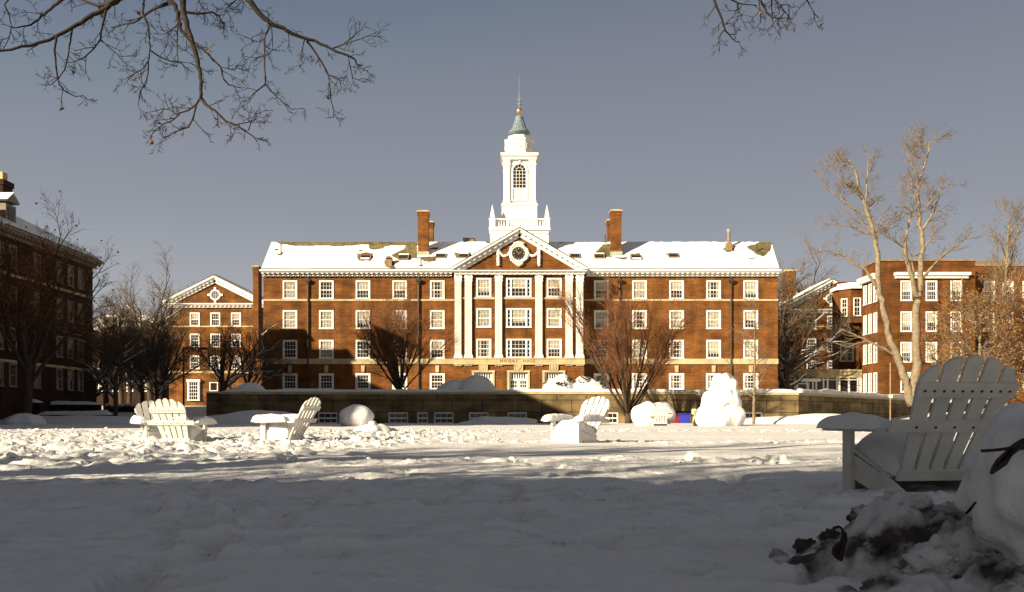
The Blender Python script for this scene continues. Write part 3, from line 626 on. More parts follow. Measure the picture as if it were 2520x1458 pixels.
for q in range(4):
    xf = Matrix.Translation((TX, TY, 0)) @ Matrix.Rotation(q * math.pi / 2, 4, 'Z')
    arc = [(rw_ * math.cos(math.pi * k / 16), rw_ * math.sin(math.pi * k / 16)) for k in range(17)]
    m2 = MB(xf); out_ = [((rw_ + .2) * math.cos(math.pi * k / 16), (rw_ + .2) * math.sin(math.pi * k / 16)) for k in range(17)]
    for k in range(16):
        m2.prism([(arc[k][0], -1.74, zw1 + arc[k][1]), (out_[k][0], -1.74, zw1 + out_[k][1]), (out_[k+1][0], -1.74, zw1 + out_[k+1][1]), (arc[k+1][0], -1.74, zw1 + arc[k+1][1])], (0, .17, 0))
    m2.box(-rw_ - .2, -rw_, -1.7, -1.57, zs, zw1); m2.box(rw_, rw_ + .2, -1.7, -1.57, zs, zw1); m2.box(-.1, .1, -1.8, -1.57, zw1 + rw_ + .02, zw1 + rw_ + .42)
    m2.box(-rw_, rw_, -1.66, -1.57, zw0 - .1, zw0); m2.box(-.03, .03, -1.64, -1.57, zs + .05, zw0 - .1); m2.box(-rw_ - .2, rw_ + .2, -1.72, -1.57, zs - .15, zs)
    for k in range(1, 4): x = lerp(-rw_, rw_, k / 4); m2.box(x - .022, x + .022, -1.66, -1.6, zw0, zw1 + .04)
    for k in range(1, 6): zz = lerp(zw0, zw1, k / 5); m2.box(-rw_, rw_, -1.655, -1.6, zz - .02, zz + .02)
    for k in range(12):
        a, c = math.pi * k / 12, math.pi * (k + 1) / 12; m2.prism([(.33*math.cos(a), -1.65, zw1 + .33*math.sin(a)), (.37*math.cos(a), -1.65, zw1 + .37*math.sin(a)), (.37*math.cos(c), -1.65, zw1 + .37*math.sin(c)), (.33*math.cos(c), -1.65, zw1 + .33*math.sin(c))], (0, .05, 0))
    for k in (1, 2, 3, 4):
        a = math.pi * k / 5; dx, dz = math.cos(a), math.sin(a); m2.prism([(.36*dx - .018*dz, -1.65, zw1 + .36*dz + .018*dx), (.36*dx + .018*dz, -1.65, zw1 + .36*dz - .018*dx), (rw_*dx + .018*dz, -1.65, zw1 + rw_*dz - .018*dx), (rw_*dx - .018*dz, -1.65, zw1 + rw_*dz + .018*dx)], (0, .05, 0))
    m2.build('arched_window', M['white'], tower)
    m2 = MB(xf); m2.prism([(-rw_, -1.62, zw0), (rw_, -1.62, zw0)] + [(a[0], -1.62, zw1 + a[1]) for a in arc], (0, .03, 0)); m2.build('belfry_glass', M['pane'], tower)
m_ = MB(); d2 = 99.6; z5 = Z(376, d2) - .06; z6 = Z(339.5, d2); k8 = 1 / math.cos(math.pi / 8)
m_.lathe([(1.72*k8, z5), (1.72*k8, z5 + .18), (1.58*k8, z5 + .22), (1.58*k8, z6 - .25), (1.68*k8, z6 - .12), (1.68*k8, z6), (1.28*k8, z6 + .02), (1.24*k8, Z(329, d2))], 8, (TX, TY, 0), .5)
m_.build('drum', M['white'], tower)
for q in range(8):
    xf = Matrix.Translation((TX, TY, 0)) @ Matrix.Rotation(q * math.pi / 4, 4, 'Z'); m2 = MB(xf); za, zb_ = z5 + .5, z6 - .45
    m2.box(-.5, .5, -1.62, -1.57, za, za + .05); m2.box(-.5, .5, -1.62, -1.57, zb_ - .05, zb_); m2.box(-.5, -.45, -1.62, -1.57, za, zb_); m2.box(.45, .5, -1.62, -1.57, za, zb_)
    for k in range(9): t = k / 8; m2.blob((lerp(-.33, .33, t), -1.6, zb_ - .2 - .34 * (1 - (2*t-1)**2)), (.06, .06, .07), k, .4, 2, 6, 4)
    m2.blob((0, -1.6, zb_ - .2), (.08, .06, .08), 3, .3, 2, 6, 4)
    m2.build('swag_panel', M['white'], tower)
m_ = MB(); dd = TY; zz = lambda p: Z(p, dd)
m_.lathe([(1.24, zz(329)), (1.22, zz(327)), (1.0, zz(323)), (.78, zz(316)), (.62, zz(306)), (.52, zz(297)), (.47, zz(293)), (.51, zz(292)), (.5, zz(291)), (.38, zz(287.5)), (.2, zz(285.5)), (.09, zz(284.5)), (.08, zz(280))], 28, (TX, TY, 0))
for k in range(16):
    q = 2 * math.pi * k / 16; pts = [Vector((TX + r_ * math.cos(q), TY + r_ * math.sin(q), zz(p))) for r_, p in ((1.2, 326.5), (.99, 322.6), (.77, 315.5), (.61, 305.5), (.51, 297))]; m_.tube(pts, [.03] * 5, 4)
m_.build('bell_roof', M['copper'], tower, True)
m_ = MB(); m_.blob((TX, TY, zz(274)), (.34, .34, .34), 0, 0, 1, 20, 14); m_.build('gilt_ball', M['gold'], tower, True)
m_ = MB(); m_.lathe([(.07, zz(267)), (.12, zz(265)), (.05, zz(262)), (.11, zz(258)), (.12, zz(255)), (.05, zz(251)), (.09, zz(248)), (.05, zz(243)), (.045, zz(225)), (.015, zz(184))], 10, (TX, TY, 0))
for q in range(4):
    a = q * math.pi / 2 + .4; e = Vector((math.cos(a), math.sin(a), 0)); c0 = Vector((TX, TY, 0))
    m_.tube([c0 + e * .05 + Vector((0, 0, zz(256))), c0 + e * .25 + Vector((0, 0, zz(258))), c0 + e * .3 + Vector((0, 0, zz(253))), c0 + e * .2 + Vector((0, 0, zz(249)))], [.035, .04, .04, .05], 5)
    m_.tube([c0 + e * .05 + Vector((0, 0, zz(250))), c0 + e * .17 + Vector((0, 0, zz(247))), c0 + e * .24 + Vector((0, 0, zz(242)))], [.03, .04, .02], 5)
m_.build('spire', M['copper'], tower)
# ---------------------------------------------------------------- dark hall at left, closing the lawn
LX = -42.3
left = thing('brick_hall', 'dark brick hall at left edge in shade, snowy roof running away', 'building', (LX, 50, 0))
S_l = window_set(1.15, 2.0, 4, 2, .12, paint='trim_shade')
def lz(py): return Z(py, 87.6)
lrows = [(lz(712), 2), (lz(798), 3), (lz(887), 0), (lz(963), 0)]; lys = [87.6, 85.6, 83.5, 79.6, 75.7, 73.7, 69.5, 67.5]
b = MB(); Y0, Y1 = 8.5, 90.2; zt = 15.9
holes = [(y - .5 - Y0, y + .5 - Y0, z + .06, z + 1.94) for z, c in lrows for y in lys]
wall(b, (LX, Y0, 0), (0, 1, 0), Y1 - Y0, -.2, zt, holes, (1, 0, 0), .12)
for y in (Y0, Y1): b.poly([(LX, y, -.2), (LX - 15, y, -.2), (LX - 15, y, zt), (LX - 7.5, y, 20.3), (LX, y, zt)])
b.quad((LX - 15, Y0, -.2), (LX - 15, Y1, -.2), (LX - 15, Y1, zt), (LX - 15, Y0, zt)); b.build('wall', M['brick_shade'], left)
for z, c in lrows:
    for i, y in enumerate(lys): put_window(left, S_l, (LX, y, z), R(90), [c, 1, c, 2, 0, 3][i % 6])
xf = Matrix.Rotation(R(90), 4, 'Z'); b = MB(xf); cornice(b, Y0 - .4, Y1 + .6, -LX - .85, 16.35, 15.55, -LX, .55); b.build('cornice', M['trim_shade'], left)
for z0 in (lz(722), lz(905)):
    b = MB(); b.box(LX - .02, LX + .1, Y0, Y1 + .08, z0 - .28, z0 - .05); b.build('string_course', M['stone'], left)
rf = MB(); e = LX + .8; rx = LX - 7.6; rz_ = 20.6; wz = LX - 16
rf.quad((e, Y0 - .4, 16.36), (e, Y1 + .6, 16.36), (rx, Y1 + .6, rz_), (rx, Y0 - .4, rz_)); rf.quad((rx, Y0 - .4, rz_), (rx, Y1 + .6, rz_), (wz, Y1 + .6, 16.36), (wz, Y0 - .4, 16.36))
for y in (Y0 - .4, Y1 + .6): rf.poly([(e, y, 16.36), (rx, y, rz_), (wz, y, 16.36)])
rf.build('roof', M['shingle'], left)
roof_snow('roof_snow', left, (e - .1, Y0, 16.45), (e - .1, Y1 + .5, 16.45), (rx, Y0, rz_ + .03), (rx, Y1 + .5, rz_ + .03), 160, 20, .2, lambda p, u, v: -1 if nz(p.y * .35, p.z * .9, 2) > .42 else min(1, .25 + 9 * v))
b = MB(); b.box(-47.7, -46.7, 82, 83.6, 16.8, 21.9); b.box(-47.8, -46.6, 81.9, 83.7, 21.9, 22.4)
o = b.build('chimney', M['brick_shade'], left); b = MB(); b.box(-47.4, -46.95, 82.4, 83.2, 22.4, 23.2); b.build('chimney_pot', M['stone'], o)
for yd in (77.0, 73.2):
    b = MB(); b.box(-47.5, -43.6, yd, yd + 1.6, 16.4, 19.0); b.prism([(-43.4, yd - .15, 19.2), (-43.4, yd + 1.75, 19.2), (-43.4, yd + .8, 19.9)], (-5, 0, 0)); o = b.build('dormer', M['trim_shade'], left)
    b = MB(); b.box(-43.6, -43.55, yd + .3, yd + 1.3, 17.3, 18.8); b.build('pane', M['pane'], o)
    b = MB(); b.prism([(-43.35, yd - .2, 19.3), (-43.35, yd + .8, 20.0), (-43.35, yd + 1.8, 19.3), (-43.35, yd + .8, 20.12)], (-4.5, 0, 0)); b.build('snow', M['snow_roof'], o)
wg = MB(); wg.box(LX + .05, -34.2, 15.5, 58, -.2, 18.7); wg.build('shade_wing', M['brick_shade'], left)  # unseen wing, added to throw shade across the terrace wall
wg = MB(); wg.prism([(-33.6, 15, 16.2), (-33.6, 58.5, 16.2), (-33.6 - 4.5, 54, 19.0), (-33.6 - 4.5, 20, 19.0)], (-8, 0, 0)) if 0 else wg.prism([(-33.5, 15.0, 18.7), (LX - 2, 15.0, 18.7), (LX - 2, 15.0, 20.2)], (0, 43.5, 0)); wg.build('shade_wing_roof', M['shingle'], left)
# ---------------------------------------------------------------- hall behind the camera that shades the foreground
back = thing('brick_hall', 'long low brick hall behind the viewer whose roof shades the near snow', 'building', (-60, -21, 0))
b = MB(); bx0, bx1, by0, by1 = -105, -27, -25.9, -16.4
b.box(bx0, bx1, by0, by1, -.2, 11.2); b.build('wall', M['brick'], back)
b = MB(); b.prism([(bx0 - .5, by0 - .6, 11.2), (bx0 - .5, by1 + .6, 11.2), (bx0 - .5, (by0+by1)/2, 15.6)], (bx1 - bx0 + 1, 0, 0)); b.build('roof', M['shingle'], back)
b = MB(); b.prism([(-31.2, -26, 11.5), (-31.2, -16.3, 11.5), (-31.2, -21.15, 16.5)], (3.4, 0, 0)); b.build('shade_gable', M['shingle'], back)  # unseen roof piece, added to keep the sun off the near chair
b = MB(); b.box(-60, -58.2, -22.1, -20.3, 12, 17.0); b.box(-46, -44.4, -22.1, -20.4, 12, 16.8); b.build('chimney', M['brick'], back)

# ---------------------------------------------------------------- gabled wings far behind the main hall
S_g = window_set(1.4, 1.95, 4, 2, .17)
def gable_hall(cxp, d, label, cv, cols, rows, apex_y, eave_y, hwpx, ground, ocul=True):
    s = d / F; cx = X(cxp, d); hw = hwpx * s; xl, xr = cx - hw, cx + hw
    bd = thing('gabled_hall', label, 'building', (cx, d, base_z(0, d)))
    hs, ws = [], []
    for ri, py in enumerate(rows):
        for ci, px in enumerate(cols): ws.append((X(px, d), Z(py, d), cv[(ri * 3 + ci) % len(cv)]))
    for x, z, c in ws: hs.append((x - .64 - xl, x + .64 - xl, z + .06, z + 1.89))
    b = MB(); zt = Z(eave_y - 1, d); zb = base_z(0, d) - .5
    wall(b, (xl, d, 0), (1, 0, 0), xr - xl, zb, zt, hs, (0, -1, 0), .12)
    for x in (xl, xr): b.quad((x, d, zb), (x, d + 24, zb), (x, d + 24, zt), (x, d, zt))
    b.build('wall', M['brick'], bd)
    for x, z, c in ws: put_window(bd, S_g, (x, d, z), 0, c)
    b = MB(); cornice(b, xl - .6, xr + .6, d - .7, Z(eave_y - 4, d), Z(eave_y + 6, d), d, .6); b.build('cornice', M['white'], bd)
    pz = Z(eave_y - 4, d) + .1; rise = Z(apex_y + 3, d) - pz
    pediment(bd, cx, d - .72, d - .02, pz, hw + .7, rise, M['brick'], .7)
    b = MB()
    for q in (-1, 1): b.prism([(cx + q * (hw + .75), d - .72, pz + .3), (cx, d - .72, pz + rise + .36), (cx, d - .72, pz + rise + .2), (cx + q * (hw + .75), d - .72, pz + .18)], (0, 25, 0))
    b.build('roof', M['shingle'], bd)
    for q in (-1, 1): roof_snow('roof_snow', bd, (cx + q * (hw + .7), d - .3, pz + .34), (cx + q * (hw + .7), d + 24, pz + .34), (cx + q * .05, d - .3, pz + rise + .36), (cx + q * .05, d + 24, pz + rise + .36), 40, 16, .2, lambda p, u, v: min(1, .3 + 8 * v, .2 + 20 * u))
    for y0, y1 in ((865, 872), (1100, 1112)):
        za, zb_ = Z(393.7 + y1 * .4724, d), Z(393.7 + y0 * .4724, d); b = MB(); b.box(xl - .03, xr + .03, d - .08, d + .03, za, zb_); b.build('string_course', M['stone'], bd)
    oz = Z(apex_y + 46, d); ring = MB(Matrix.Translation((cx, d - .02, oz)) @ Matrix.Rotation(R(90), 4, 'X'))
    ring = MB(ring.xf @ Matrix.Scale(.78, 4)); ring.lathe([(.72, -.05), (.72, .16), (1.0, .16), (1.02, -.05)], 28); ring.f = ring.f[:-2]
    for q in range(4):
        m2 = MB(ring.xf @ Matrix.Rotation(q * math.pi / 2, 4, 'Z')); m2.box(-.2, .2, .95, 1.4, -.04, .22); base = len(ring.v); ring.v += m2.v; ring.f += [tuple(base + i for i in f) for f in m2.f]
    ring.box(-.7, .7, -.03, .03, .02, .08); ring.box(-.03, .03, -.7, .7, .018, .078)
    for q in (-.36, .36): ring.box(q - .02, q + .02, -.6, .6, .022, .07); ring.box(-.6, .6, q - .02, q + .02, .024, .072)
    o = ring.build('round_window', M['white'], bd); g = MB(ring.xf); g.lathe([(.74, -.03), (.74, .0)], 24); g.build('pane', M['pane'], o)
    if ground:
        x = X(478, d); z0, z1 = Z(984, d), Z(941, d); f = MB(); f.box(x - .85, x - .6, d - .35, d, z0, z1); f.box(x + .6, x + .85, d - .35, d, z0, z1); f.box(x - .95, x + .95, d - .45, d, z1, z1 + .2); f.box(x - .9, x + .9, d - .4, d, z0 - .15, z0)
        for k in range(1, 4): f.box(x - .6 + .3 * k - .02, x - .6 + .3 * k + .02, d - .34, d - .28, z0, z1)
        for k in range(1, 5): zz = lerp(z0, z1, k / 5); f.box(x - .6, x + .6, d - .335, d - .285, zz - .03, zz + .03)
        o = f.build('bay_window', M['white'], bd); g = MB(); g.box(x - .62, x + .62, d - .27, d - .2, z0, z1); g.build('pane', M['pane'], o); g = MB(); g.box(x - .95, x + .95, d - .46, d, z1 + .203, z1 + .36); g.build('snow', M['snow_roof'], o)
    return bd
k4 = lambda y: 393.7 + y * .4724
g1 = gable_hall(530, 128, 'gabled brick hall with round window, behind bare trees left of the tower hall', [1, 0, 1, 0, 0, 1, 0, 4], [479.5, 530, 581], [k4(867), k4(977), k4(1091)], 680.5, 752, 114, True)
b = MB(); xw = X(526, 128); b.box(xw - .6, xw + .6, 127.93, 128.0, Z(963, 128), Z(941, 128)); o = b.build('low_window', M['white'], g1); b = MB(); b.box(xw - .45, xw + .45, 127.9, 127.93, Z(961, 128), Z(943, 128)); b.build('pane', M['pane'], o)
g2 = gable_hall(2045, 128, 'gabled brick hall with snowy roof, between tower hall and glass porch', [0, 0, 1, 0, 0, 1], [1997, 2047, 2097], [811, 867, 921], 690, 766, 112, False)
chimney(621, 637, 655, 112, 8, g1, 1.6)
b = MB(); xa, xb = X(1934, 134), X(1959, 134); b.box(xa, xb, 134, 136, 14, Z(668, 134)); o = b.build('chimney', M['brick'], g2); b = MB(); b.box(xa - .1, xb + .1, 133.9, 136.1, Z(668, 134) + .002, Z(664, 134)); b.build('chimney_cap', M['stone'], o)
far = thing('brick_house', 'brown brick house half hidden behind bare trees, right of the dark hall', 'building', (X(300, 150), 150, 2.2))
b = MB(); xa, xb = X(225, 150), X(395, 150); zt = Z(815, 150); hs = [(q - xa - .5, q - xa + .5, z, z + 1.7) for q in [X(p_, 150) for p_ in (250, 285, 320, 355)] for z in (5, 8.3, 11.6)]
wall(b, (xa, 150, 0), (1, 0, 0), xb - xa, 1.5, zt, hs, (0, -1, 0), .1)
for x in (xa, xb): b.quad((x, 150, 1.5), (x, 162, 1.5), (x, 162, zt), (x, 150, zt))
b.build('wall', M['brick_shade'], far)
S_f = window_set(1.1, 1.8, 2, 2, .12)
for h_ in hs: put_window(far, S_f, (xa + (h_[0]+h_[1])/2, 150, h_[2] - .05), 0, rw.choice([0, 1, 0]))
b = MB(); b.prism([(xa - .5, 149.4, zt), (xa - .5, 162.6, zt), (xa - .5, 156, zt + 3.2)], (xb - xa + 1, 0, 0)); b.build('roof', M['shingle'], far)
roof_snow('roof_snow', far, (xa - .4, 149.6, zt + .1), (xb + .4, 149.6, zt + .1), (xa - .4, 156, zt + 3.2), (xb + .4, 156, zt + 3.2), 40, 12, .2, lambda p, u, v: 1 if nz(p.x * .4, p.z) < -.1 else -1)

# ---------------------------------------------------------------- flat roofed red hall at right
DR = 95.0; rx0, rx1 = 39.0, X(2400, DR); zt = Z(643, DR); rr2 = 97.6
red = thing('brick_hall', 'flat roofed red brick hall at right, behind the twin stemmed pale tree', 'building', (rx0, DR, 1.0))
S_r = window_set(1.2, 2.15, 4, 2, .13); S_n = window_set(.85, 2.15, 2, 2, .085)
rrows = [741, 817, 892, 966]; rcv = [1, 0, 1, 3, 1, 4, 1, 2, 0]
ws = [(X(px, DR), DR, Z(py, DR), rcv[(i * 3 + j) % 9]) for i, py in enumerate(rrows) for j, px in enumerate((2230, 2292, 2353))]
b = MB(); wall(b, (rx0, DR, 0), (1, 0, 0), rx1 - rx0, .5, zt, [(x - .54 - rx0, x + .54 - rx0, z + .06, z + 2.09) for x, y, z, c in ws], (0, -1, 0), .12)
ws2 = [(X(px, rr2), rr2, Z(py, rr2), c) for py, c in zip(rrows, (1, 0, 2, 1)) for px in (2434, 2480, 2530, 2576)]
rx2 = 66.0; wall(b, (rx1, rr2, 0), (1, 0, 0), rx2 - rx1, .5, zt - .1, [(x - .54 - rx1, x + .54 - rx1, z + .06, z + 2.09) for x, y, z, c in ws2], (0, -1, 0), .12)
wn = [(rx0, y, Z(py, DR), c) for py, c in zip(rrows, (0, 4, 0, 0)) for y in (95.9, 97.3, 98.7)]
wall(b, (rx0, DR, 0), (0, 1, 0), 4.6, .5, zt, [(y - .38 - DR, y + .38 - DR, z + .06, z + 2.09) for x, y, z, c in wn], (-1, 0, 0), .12)
b.quad((rx1, DR, .5), (rx1, rr2, .5), (rx1, rr2, zt), (rx1, DR, zt)); b.quad((rx0, DR, zt - .3), (rx1, DR, zt - .3), (rx1, DR + 4.6, zt - .3), (rx0, DR + 4.6, zt - .3)); b.quad((rx0 + 4, DR + 4.6, zt - .3), (rx1, DR + 4.6, zt - .3), (rx1, 112, zt - .3), (rx0 + 4, 112, zt - .3)); b.quad((rx1, rr2, zt - .3), (rx2, rr2, zt - .3), (rx2, 112, zt - .3), (rx1, 112, zt - .3))
b.quad((rx0, DR + 4.6, .5), (rx0, DR + 4.6, zt), (rx0 + 4, DR + 4.6, zt), (rx0 + 4, DR + 4.6, .5)); b.quad((rx0 + 4, DR + 4.6, .5), (rx0 + 4, DR + 4.6, zt), (rx0 + 4, 112, zt), (rx0 + 4, 112, .5)); b.build('wall', M['brick_red'], red)
for x, y, z, c in ws + ws2: put_window(red, S_r, (x, y, z), 0, c)
for x, y, z, c in wn: put_window(red, S_n, (x, y, z), R(-90), c)
b = MB(); b.box(rx0 - .12, rx1 + .1, DR - .12, DR + .3, zt, zt + .16); b.box(rx1 + .1, rx2, rr2 - .12, rr2 + .3, zt - .1, zt + .06); b.box(rx0 - .12, rx0 + .3, DR + .3, DR + 4.7, zt, zt + .16); b.build('coping', M['tin'], red)
b = MB(); za, zb_ = Z(686, DR), Z(672, DR); xa, xb = X(2202, DR), X(2381, DR); b.box(xa, xb, DR - .3, DR + .02, za, lerp(za, zb_, .5)); b.box(xa - .12, xb + .12, DR - .55, DR + .02, lerp(za, zb_, .5), zb_); b.build('cornice', M['white'], red)
b = MB(); b.box(rx0 - .5, rx0 + .02, DR + .15, DR + 4.5, za, lerp(za, zb_, .5)); b.box(rx0 - .6, rx0 + .02, DR + .1, DR + 4.6, lerp(za, zb_, .5), zb_); b.build('cornice', M['white'], red)
b = MB(); xa, xb = X(2392, 104), X(2500, 104); zz0 = zt - .2; b.prism([(xa, 104, zz0)] + [(xa, 106.2 - 2.2 * math.cos(math.pi * k / 12), zz0 + .9 + 1.2 * math.sin(math.pi * k / 12)) for k in range(13)] + [(xa, 108.4, zz0)], (xb - xa, 0, 0)); b.build('roof_house', M['tin'], red)
# recessed wing with a bay
D3 = 106.0; bx = X(2063, D3); zt3 = Z(694, D3)
b = MB(); ws3 = [(X(px, D3), D3, Z(py, D3), 0) for py in (815, 890) for px in (2076, 2092)]
wall(b, (bx, D3, 0), (1, 0, 0), 6, 1.5, zt3, [(x - .38 - bx, x + .38 - bx, z + .06, z + 2.09) for x, y, z, c in ws3], (0, -1, 0), .12)
b.quad((bx, D3, 1.5), (bx, D3 + 2, 1.5), (bx, D3 + 2, zt3), (bx, D3, zt3)); b.quad((bx, D3 + 2, 1.5), (bx, D3 + 2, zt3), (bx + 6, D3 + 2, zt3), (bx + 6, D3 + 2, 1.5)); b.quad((bx, D3, zt3 - .1), (bx + 6, D3, zt3 - .1), (bx + 6, D3 + 2, zt3 - .1), (bx, D3 + 2, zt3 - .1)); b.build('wall', M['brick_red'], red)
for x, y, z, c in ws3: put_window(red, S_n, (x, y, z), 0, 4)
b = MB(); a0 = bx + .1; zb0, zb1 = Z(795, 105), Z(712, 105); P5 = [(a0, D3), (a0 + .9, D3 - 1.3), (a0 + 2.3, D3 - 1.3), (a0 + 3.1, D3)]
b.prism([(x, y, zb0) for x, y in P5], (0, 0, zb1 - zb0)); b.prism([(a0 + .5, D3, zb0 - .7), (a0 + 1.1, D3 - .6, zb0 - .7), (a0 + 2.1, D3 - .6, zb0 - .7), (a0 + 2.7, D3, zb0 - .7)], (0, 0, .7)); o = b.build('bay', M['brick_red'], red)
b = MB(); b.prism([(a0 - .3, D3, zb1), (a0 + .75, D3 - 1.65, zb1), (a0 + 2.45, D3 - 1.65, zb1), (a0 + 3.4, D3, zb1)], (0, 0, .5)); b.build('bay_cornice', M['white'], o)
b = MB(); b.prism([(a0 - .2, D3, zb1 + .503), (a0 + .8, D3 - 1.55, zb1 + .503), (a0 + 2.4, D3 - 1.55, zb1 + .503), (a0 + 3.3, D3, zb1 + .503)], (0, 0, .2)); b.build('snow', M['snow_roof'], o)
for (xa, ya), (xb, yb_) in zip(P5[:-1], P5[1:]):
    an = math.atan2(yb_ - ya, xb - xa); mx_, my_ = (xa + xb) / 2, (ya + yb_) / 2
    w_ = put_window(red, S_n, (mx_ + .115 * math.sin(an), my_ - .115 * math.cos(an), zb0 + .75), an, 0); w_.parent = o
b = MB(); b.box(bx - .3, bx + .05, D3 - .3, D3 + 2, zb1, zb1 + .4); b.build('cornice', M['white'], red)
# ---------------------------------------------------------------- glazed entrance porch
D4 = 103.4; xa, xb = X(1911, D4), X(2131, D4); zt = Z(909.5, D4); g0 = 2.0
por = thing('entrance_porch', 'low white glazed entrance porch with flat roof beside tower hall', 'porch', (xa, D4, g0))
b = MB(); zl = Z(931, D4); b.box(xa, xb, D4, D4 + 2.5, zl, zt - .25); b.box(xa - .1, xb + .15, D4 - .2, D4 + 2.5, zt - .25, zt); b.build('roof', M['stone'], por)
b = MB()
for px in (1915, 1933, 1957, 1962, 1986, 2001, 2009, 2027, 2037, 2060, 2066, 2090, 2112): x = X(px, D4); b.box(x - .09, x + .09, D4 + .02, D4 + .16, g0, zl)
b.box(X(2113, D4), xb, D4 + .02, D4 + .3, g0, zl); b.box(xa, X(2113, D4), D4 + .03, D4 + .15, Z(936, D4), Z(934, D4)); b.build('frame', M['white'], por)
b = MB(); b.box(xa, X(2113, D4), D4 + .18, D4 + .24, g0, zl); b.build('pane', M['pane'], por)
b = MB(); b.box(X(1962, D4), X(2013, D4), D4 - .9, D4 + .05, Z(940, D4), Z(933, D4)); b.build('canopy', M['white'], por)
b = MB(); x = X(1975, D4); b.box(x - .75, x - .5, D4 - .02, D4 + .1, g0, Z(943, D4)); b.box(x + .5, x + .75, D4 - .02, D4 + .1, g0, Z(943, D4)); b.box(x - .5, x + .5, D4 - .02, D4 + .1, Z(946, D4), Z(943, D4)); b.build('door_frame', M['white'], por)

# ---------------------------------------------------------------- terrace: retaining wall, snow on top
DW = 66.0; wt = Z(964, DW); XA, XB = X(545, DW), X(1714, DW)
ter = thing('terrace_wall', 'long stone block retaining wall with snow on its coping', 'wall', (0, DW, 0))
S_b = window_set(1.5, .85, 3, 1, .07, sill=False); S_b2 = window_set(.85, .85, 2, 1, .07, sill=False)
bw_ = [(806, S_b, DW), (980, S_b, DW), (1040, S_b2, DW), (1092, S_b, DW), (1178, S_b, DW), (1273, S_b, DW), (1440, S_b2, DW), (1508, S_b2, DW)]
hs = [(X(px, DW) - S['w']/2 + .03 - XA, X(px, DW) + S['w']/2 - .03 - XA, .08, .90) for px, S, d in bw_]
xm = X(1680, DW); hs.append((xm - .6 - XA, xm + .6 - XA, .1, 1.0))
b = MB(); wall(b, (XA, DW, 0), (1, 0, 0), XB - XA, -.5, wt - .2, hs, (0, -1, 0), .25)
b.quad((XB, DW, -.5), (XB, 68.5, -.5), (XB, 68.5, wt - .2), (XB, DW, wt - .2)); b.quad((XA, DW, -.5), (XA, 90, -.5), (XA, 90, wt - .2), (XA, DW, wt - .2))
x2 = X(1965, 68.5); x3, y3 = 41.0, 91.0
wall(b, (XB, 68.5, 0), (1, 0, 0), x2 - XB, -.5, wt - .2, [(X(1853, 68.5) - .72 - XB, X(1853, 68.5) + .72 - XB, .11, .92)], (0, -1, 0), .25)
b.quad((x2, 68.5, -.5), (x3, y3, -.5), (x3, y3, wt - .2), (x2, 68.5, wt - .2)); b.build('wall', M['concrete'], ter)
for px, S, d in bw_: put_window(ter, S, (X(px, DW), DW + .1, .05), 0, 0)
put_window(ter, S_b, (X(1853, 68.5), 68.6, .08), 0, 0)
b = MB(); b.box(xm - .62, xm + .62, DW + .2, DW + .28, .1, 1.0)
for k in range(6): b.box(xm - .6, xm + .6, DW + .12, DW + .2, .18 + k * .14, .24 + k * .14)
b.build('vent_grille', M['iron'], ter)
b = MB(); b.box(XA - .08, XB + .1, DW - .1, DW + .5, wt - .2, wt); b.box(XB + .1, x2, 68.4, 69, wt - .2, wt)
b.prism([(x2, 68.4, wt - .2), (x3, y3 - .1, wt - .2), (x3 - .3, y3 + .4, wt - .2), (x2 - .3, 68.9, wt - .2)], (0, 0, .2)); b.build('coping', M['stone'], ter)
def snow_strip(name, parent, a, c, wid, th, z, amp=.5):
    a, c = Vector((*a, z)), Vector((*c, z)); L = (c - a).length; n_ = max(4, int(L / .25)); t = (c - a).normalized(); q = Vector((-t.y, t.x, 0)); m_ = MB()
    def fn(u, v):
        p = a + t * (u * L) + q * ((v - .5) * wid * (1 + .12 * nz(u * L * .8, 3))); e = min(1, min(v, 1 - v) * 6); e2 = min(1, u * n_ / 2, (1 - u) * n_ / 2)
        p.z += -.02 + th * (1 + amp * fbm(u * L * .35, v * 2, z)) * math.sqrt(max(0, e * e2)); return p
    m_.grid(n_, 8, fn); return m_.build(name, M['snow'], parent, True)
snow_strip('snow', ter, (XA, DW + .2), (XB, DW + .2), .62, .16, wt + .003); snow_strip('snow', ter, (XB, 68.7), (x2, 68.7), .6, .2, wt + .003); snow_strip('snow', ter, (x2, 68.7), (x3 - .1, y3 + .1), .6, .3, wt + .003)
b = MB(); P_ = [(XA + .1, DW + .35), (XB - .1, DW + .35), (XB - .1, 68.8), (x2, 68.8), (x3 - .2, y3), (52, 96), (52, 125), (-26, 125), (XA + .1, 92)]
b.prism([(x, y, wt - .35) for x, y in P_], (0, 0, .33)); tag(b.build('terrace_snow', M['snow']), 'flat snow on the terrace in front of the tower hall', kind='structure')
stub = thing('low_wall', 'short dark wall end stepping down at the left of the terrace', 'wall', (X(527, 67), 67, 0))
b = MB(); b.box(X(508, 67), X(546, 67), 67, 68, -.3, Z(968, 67)); b.build('wall', M['concrete'], stub); b = MB(); b.box(X(507, 67), X(546, 67), 66.9, 68.1, Z(968, 67) + .002, Z(965, 67)); b.build('snow', M['snow'], stub)
for pa, pb, d, pt, lb in ((-40, 98, 78, 991, 'dark low garden wall topped with snow, nearest the dark hall'), (75, 243, 82, 996, 'dark low garden wall topped with snow, upper one behind the twiggy tree'), (90, 270, 70, 1021, 'lower snow topped garden step behind the thin black trunk')):
    o = thing('garden_wall', lb, 'wall', (X((pa + pb) / 2, d), d, base_z(0, d)), group='garden walls before the dark hall')
    b = MB(); b.box(X(pa, d), X(pb, d), d, d + .6, -.2, Z(pt, d)); b.build('wall', M['brick_shade'], o); snow_strip('snow', o, (X(pa, d), d + .3), (X(pb, d), d + .3), .8, .26, Z(pt, d))

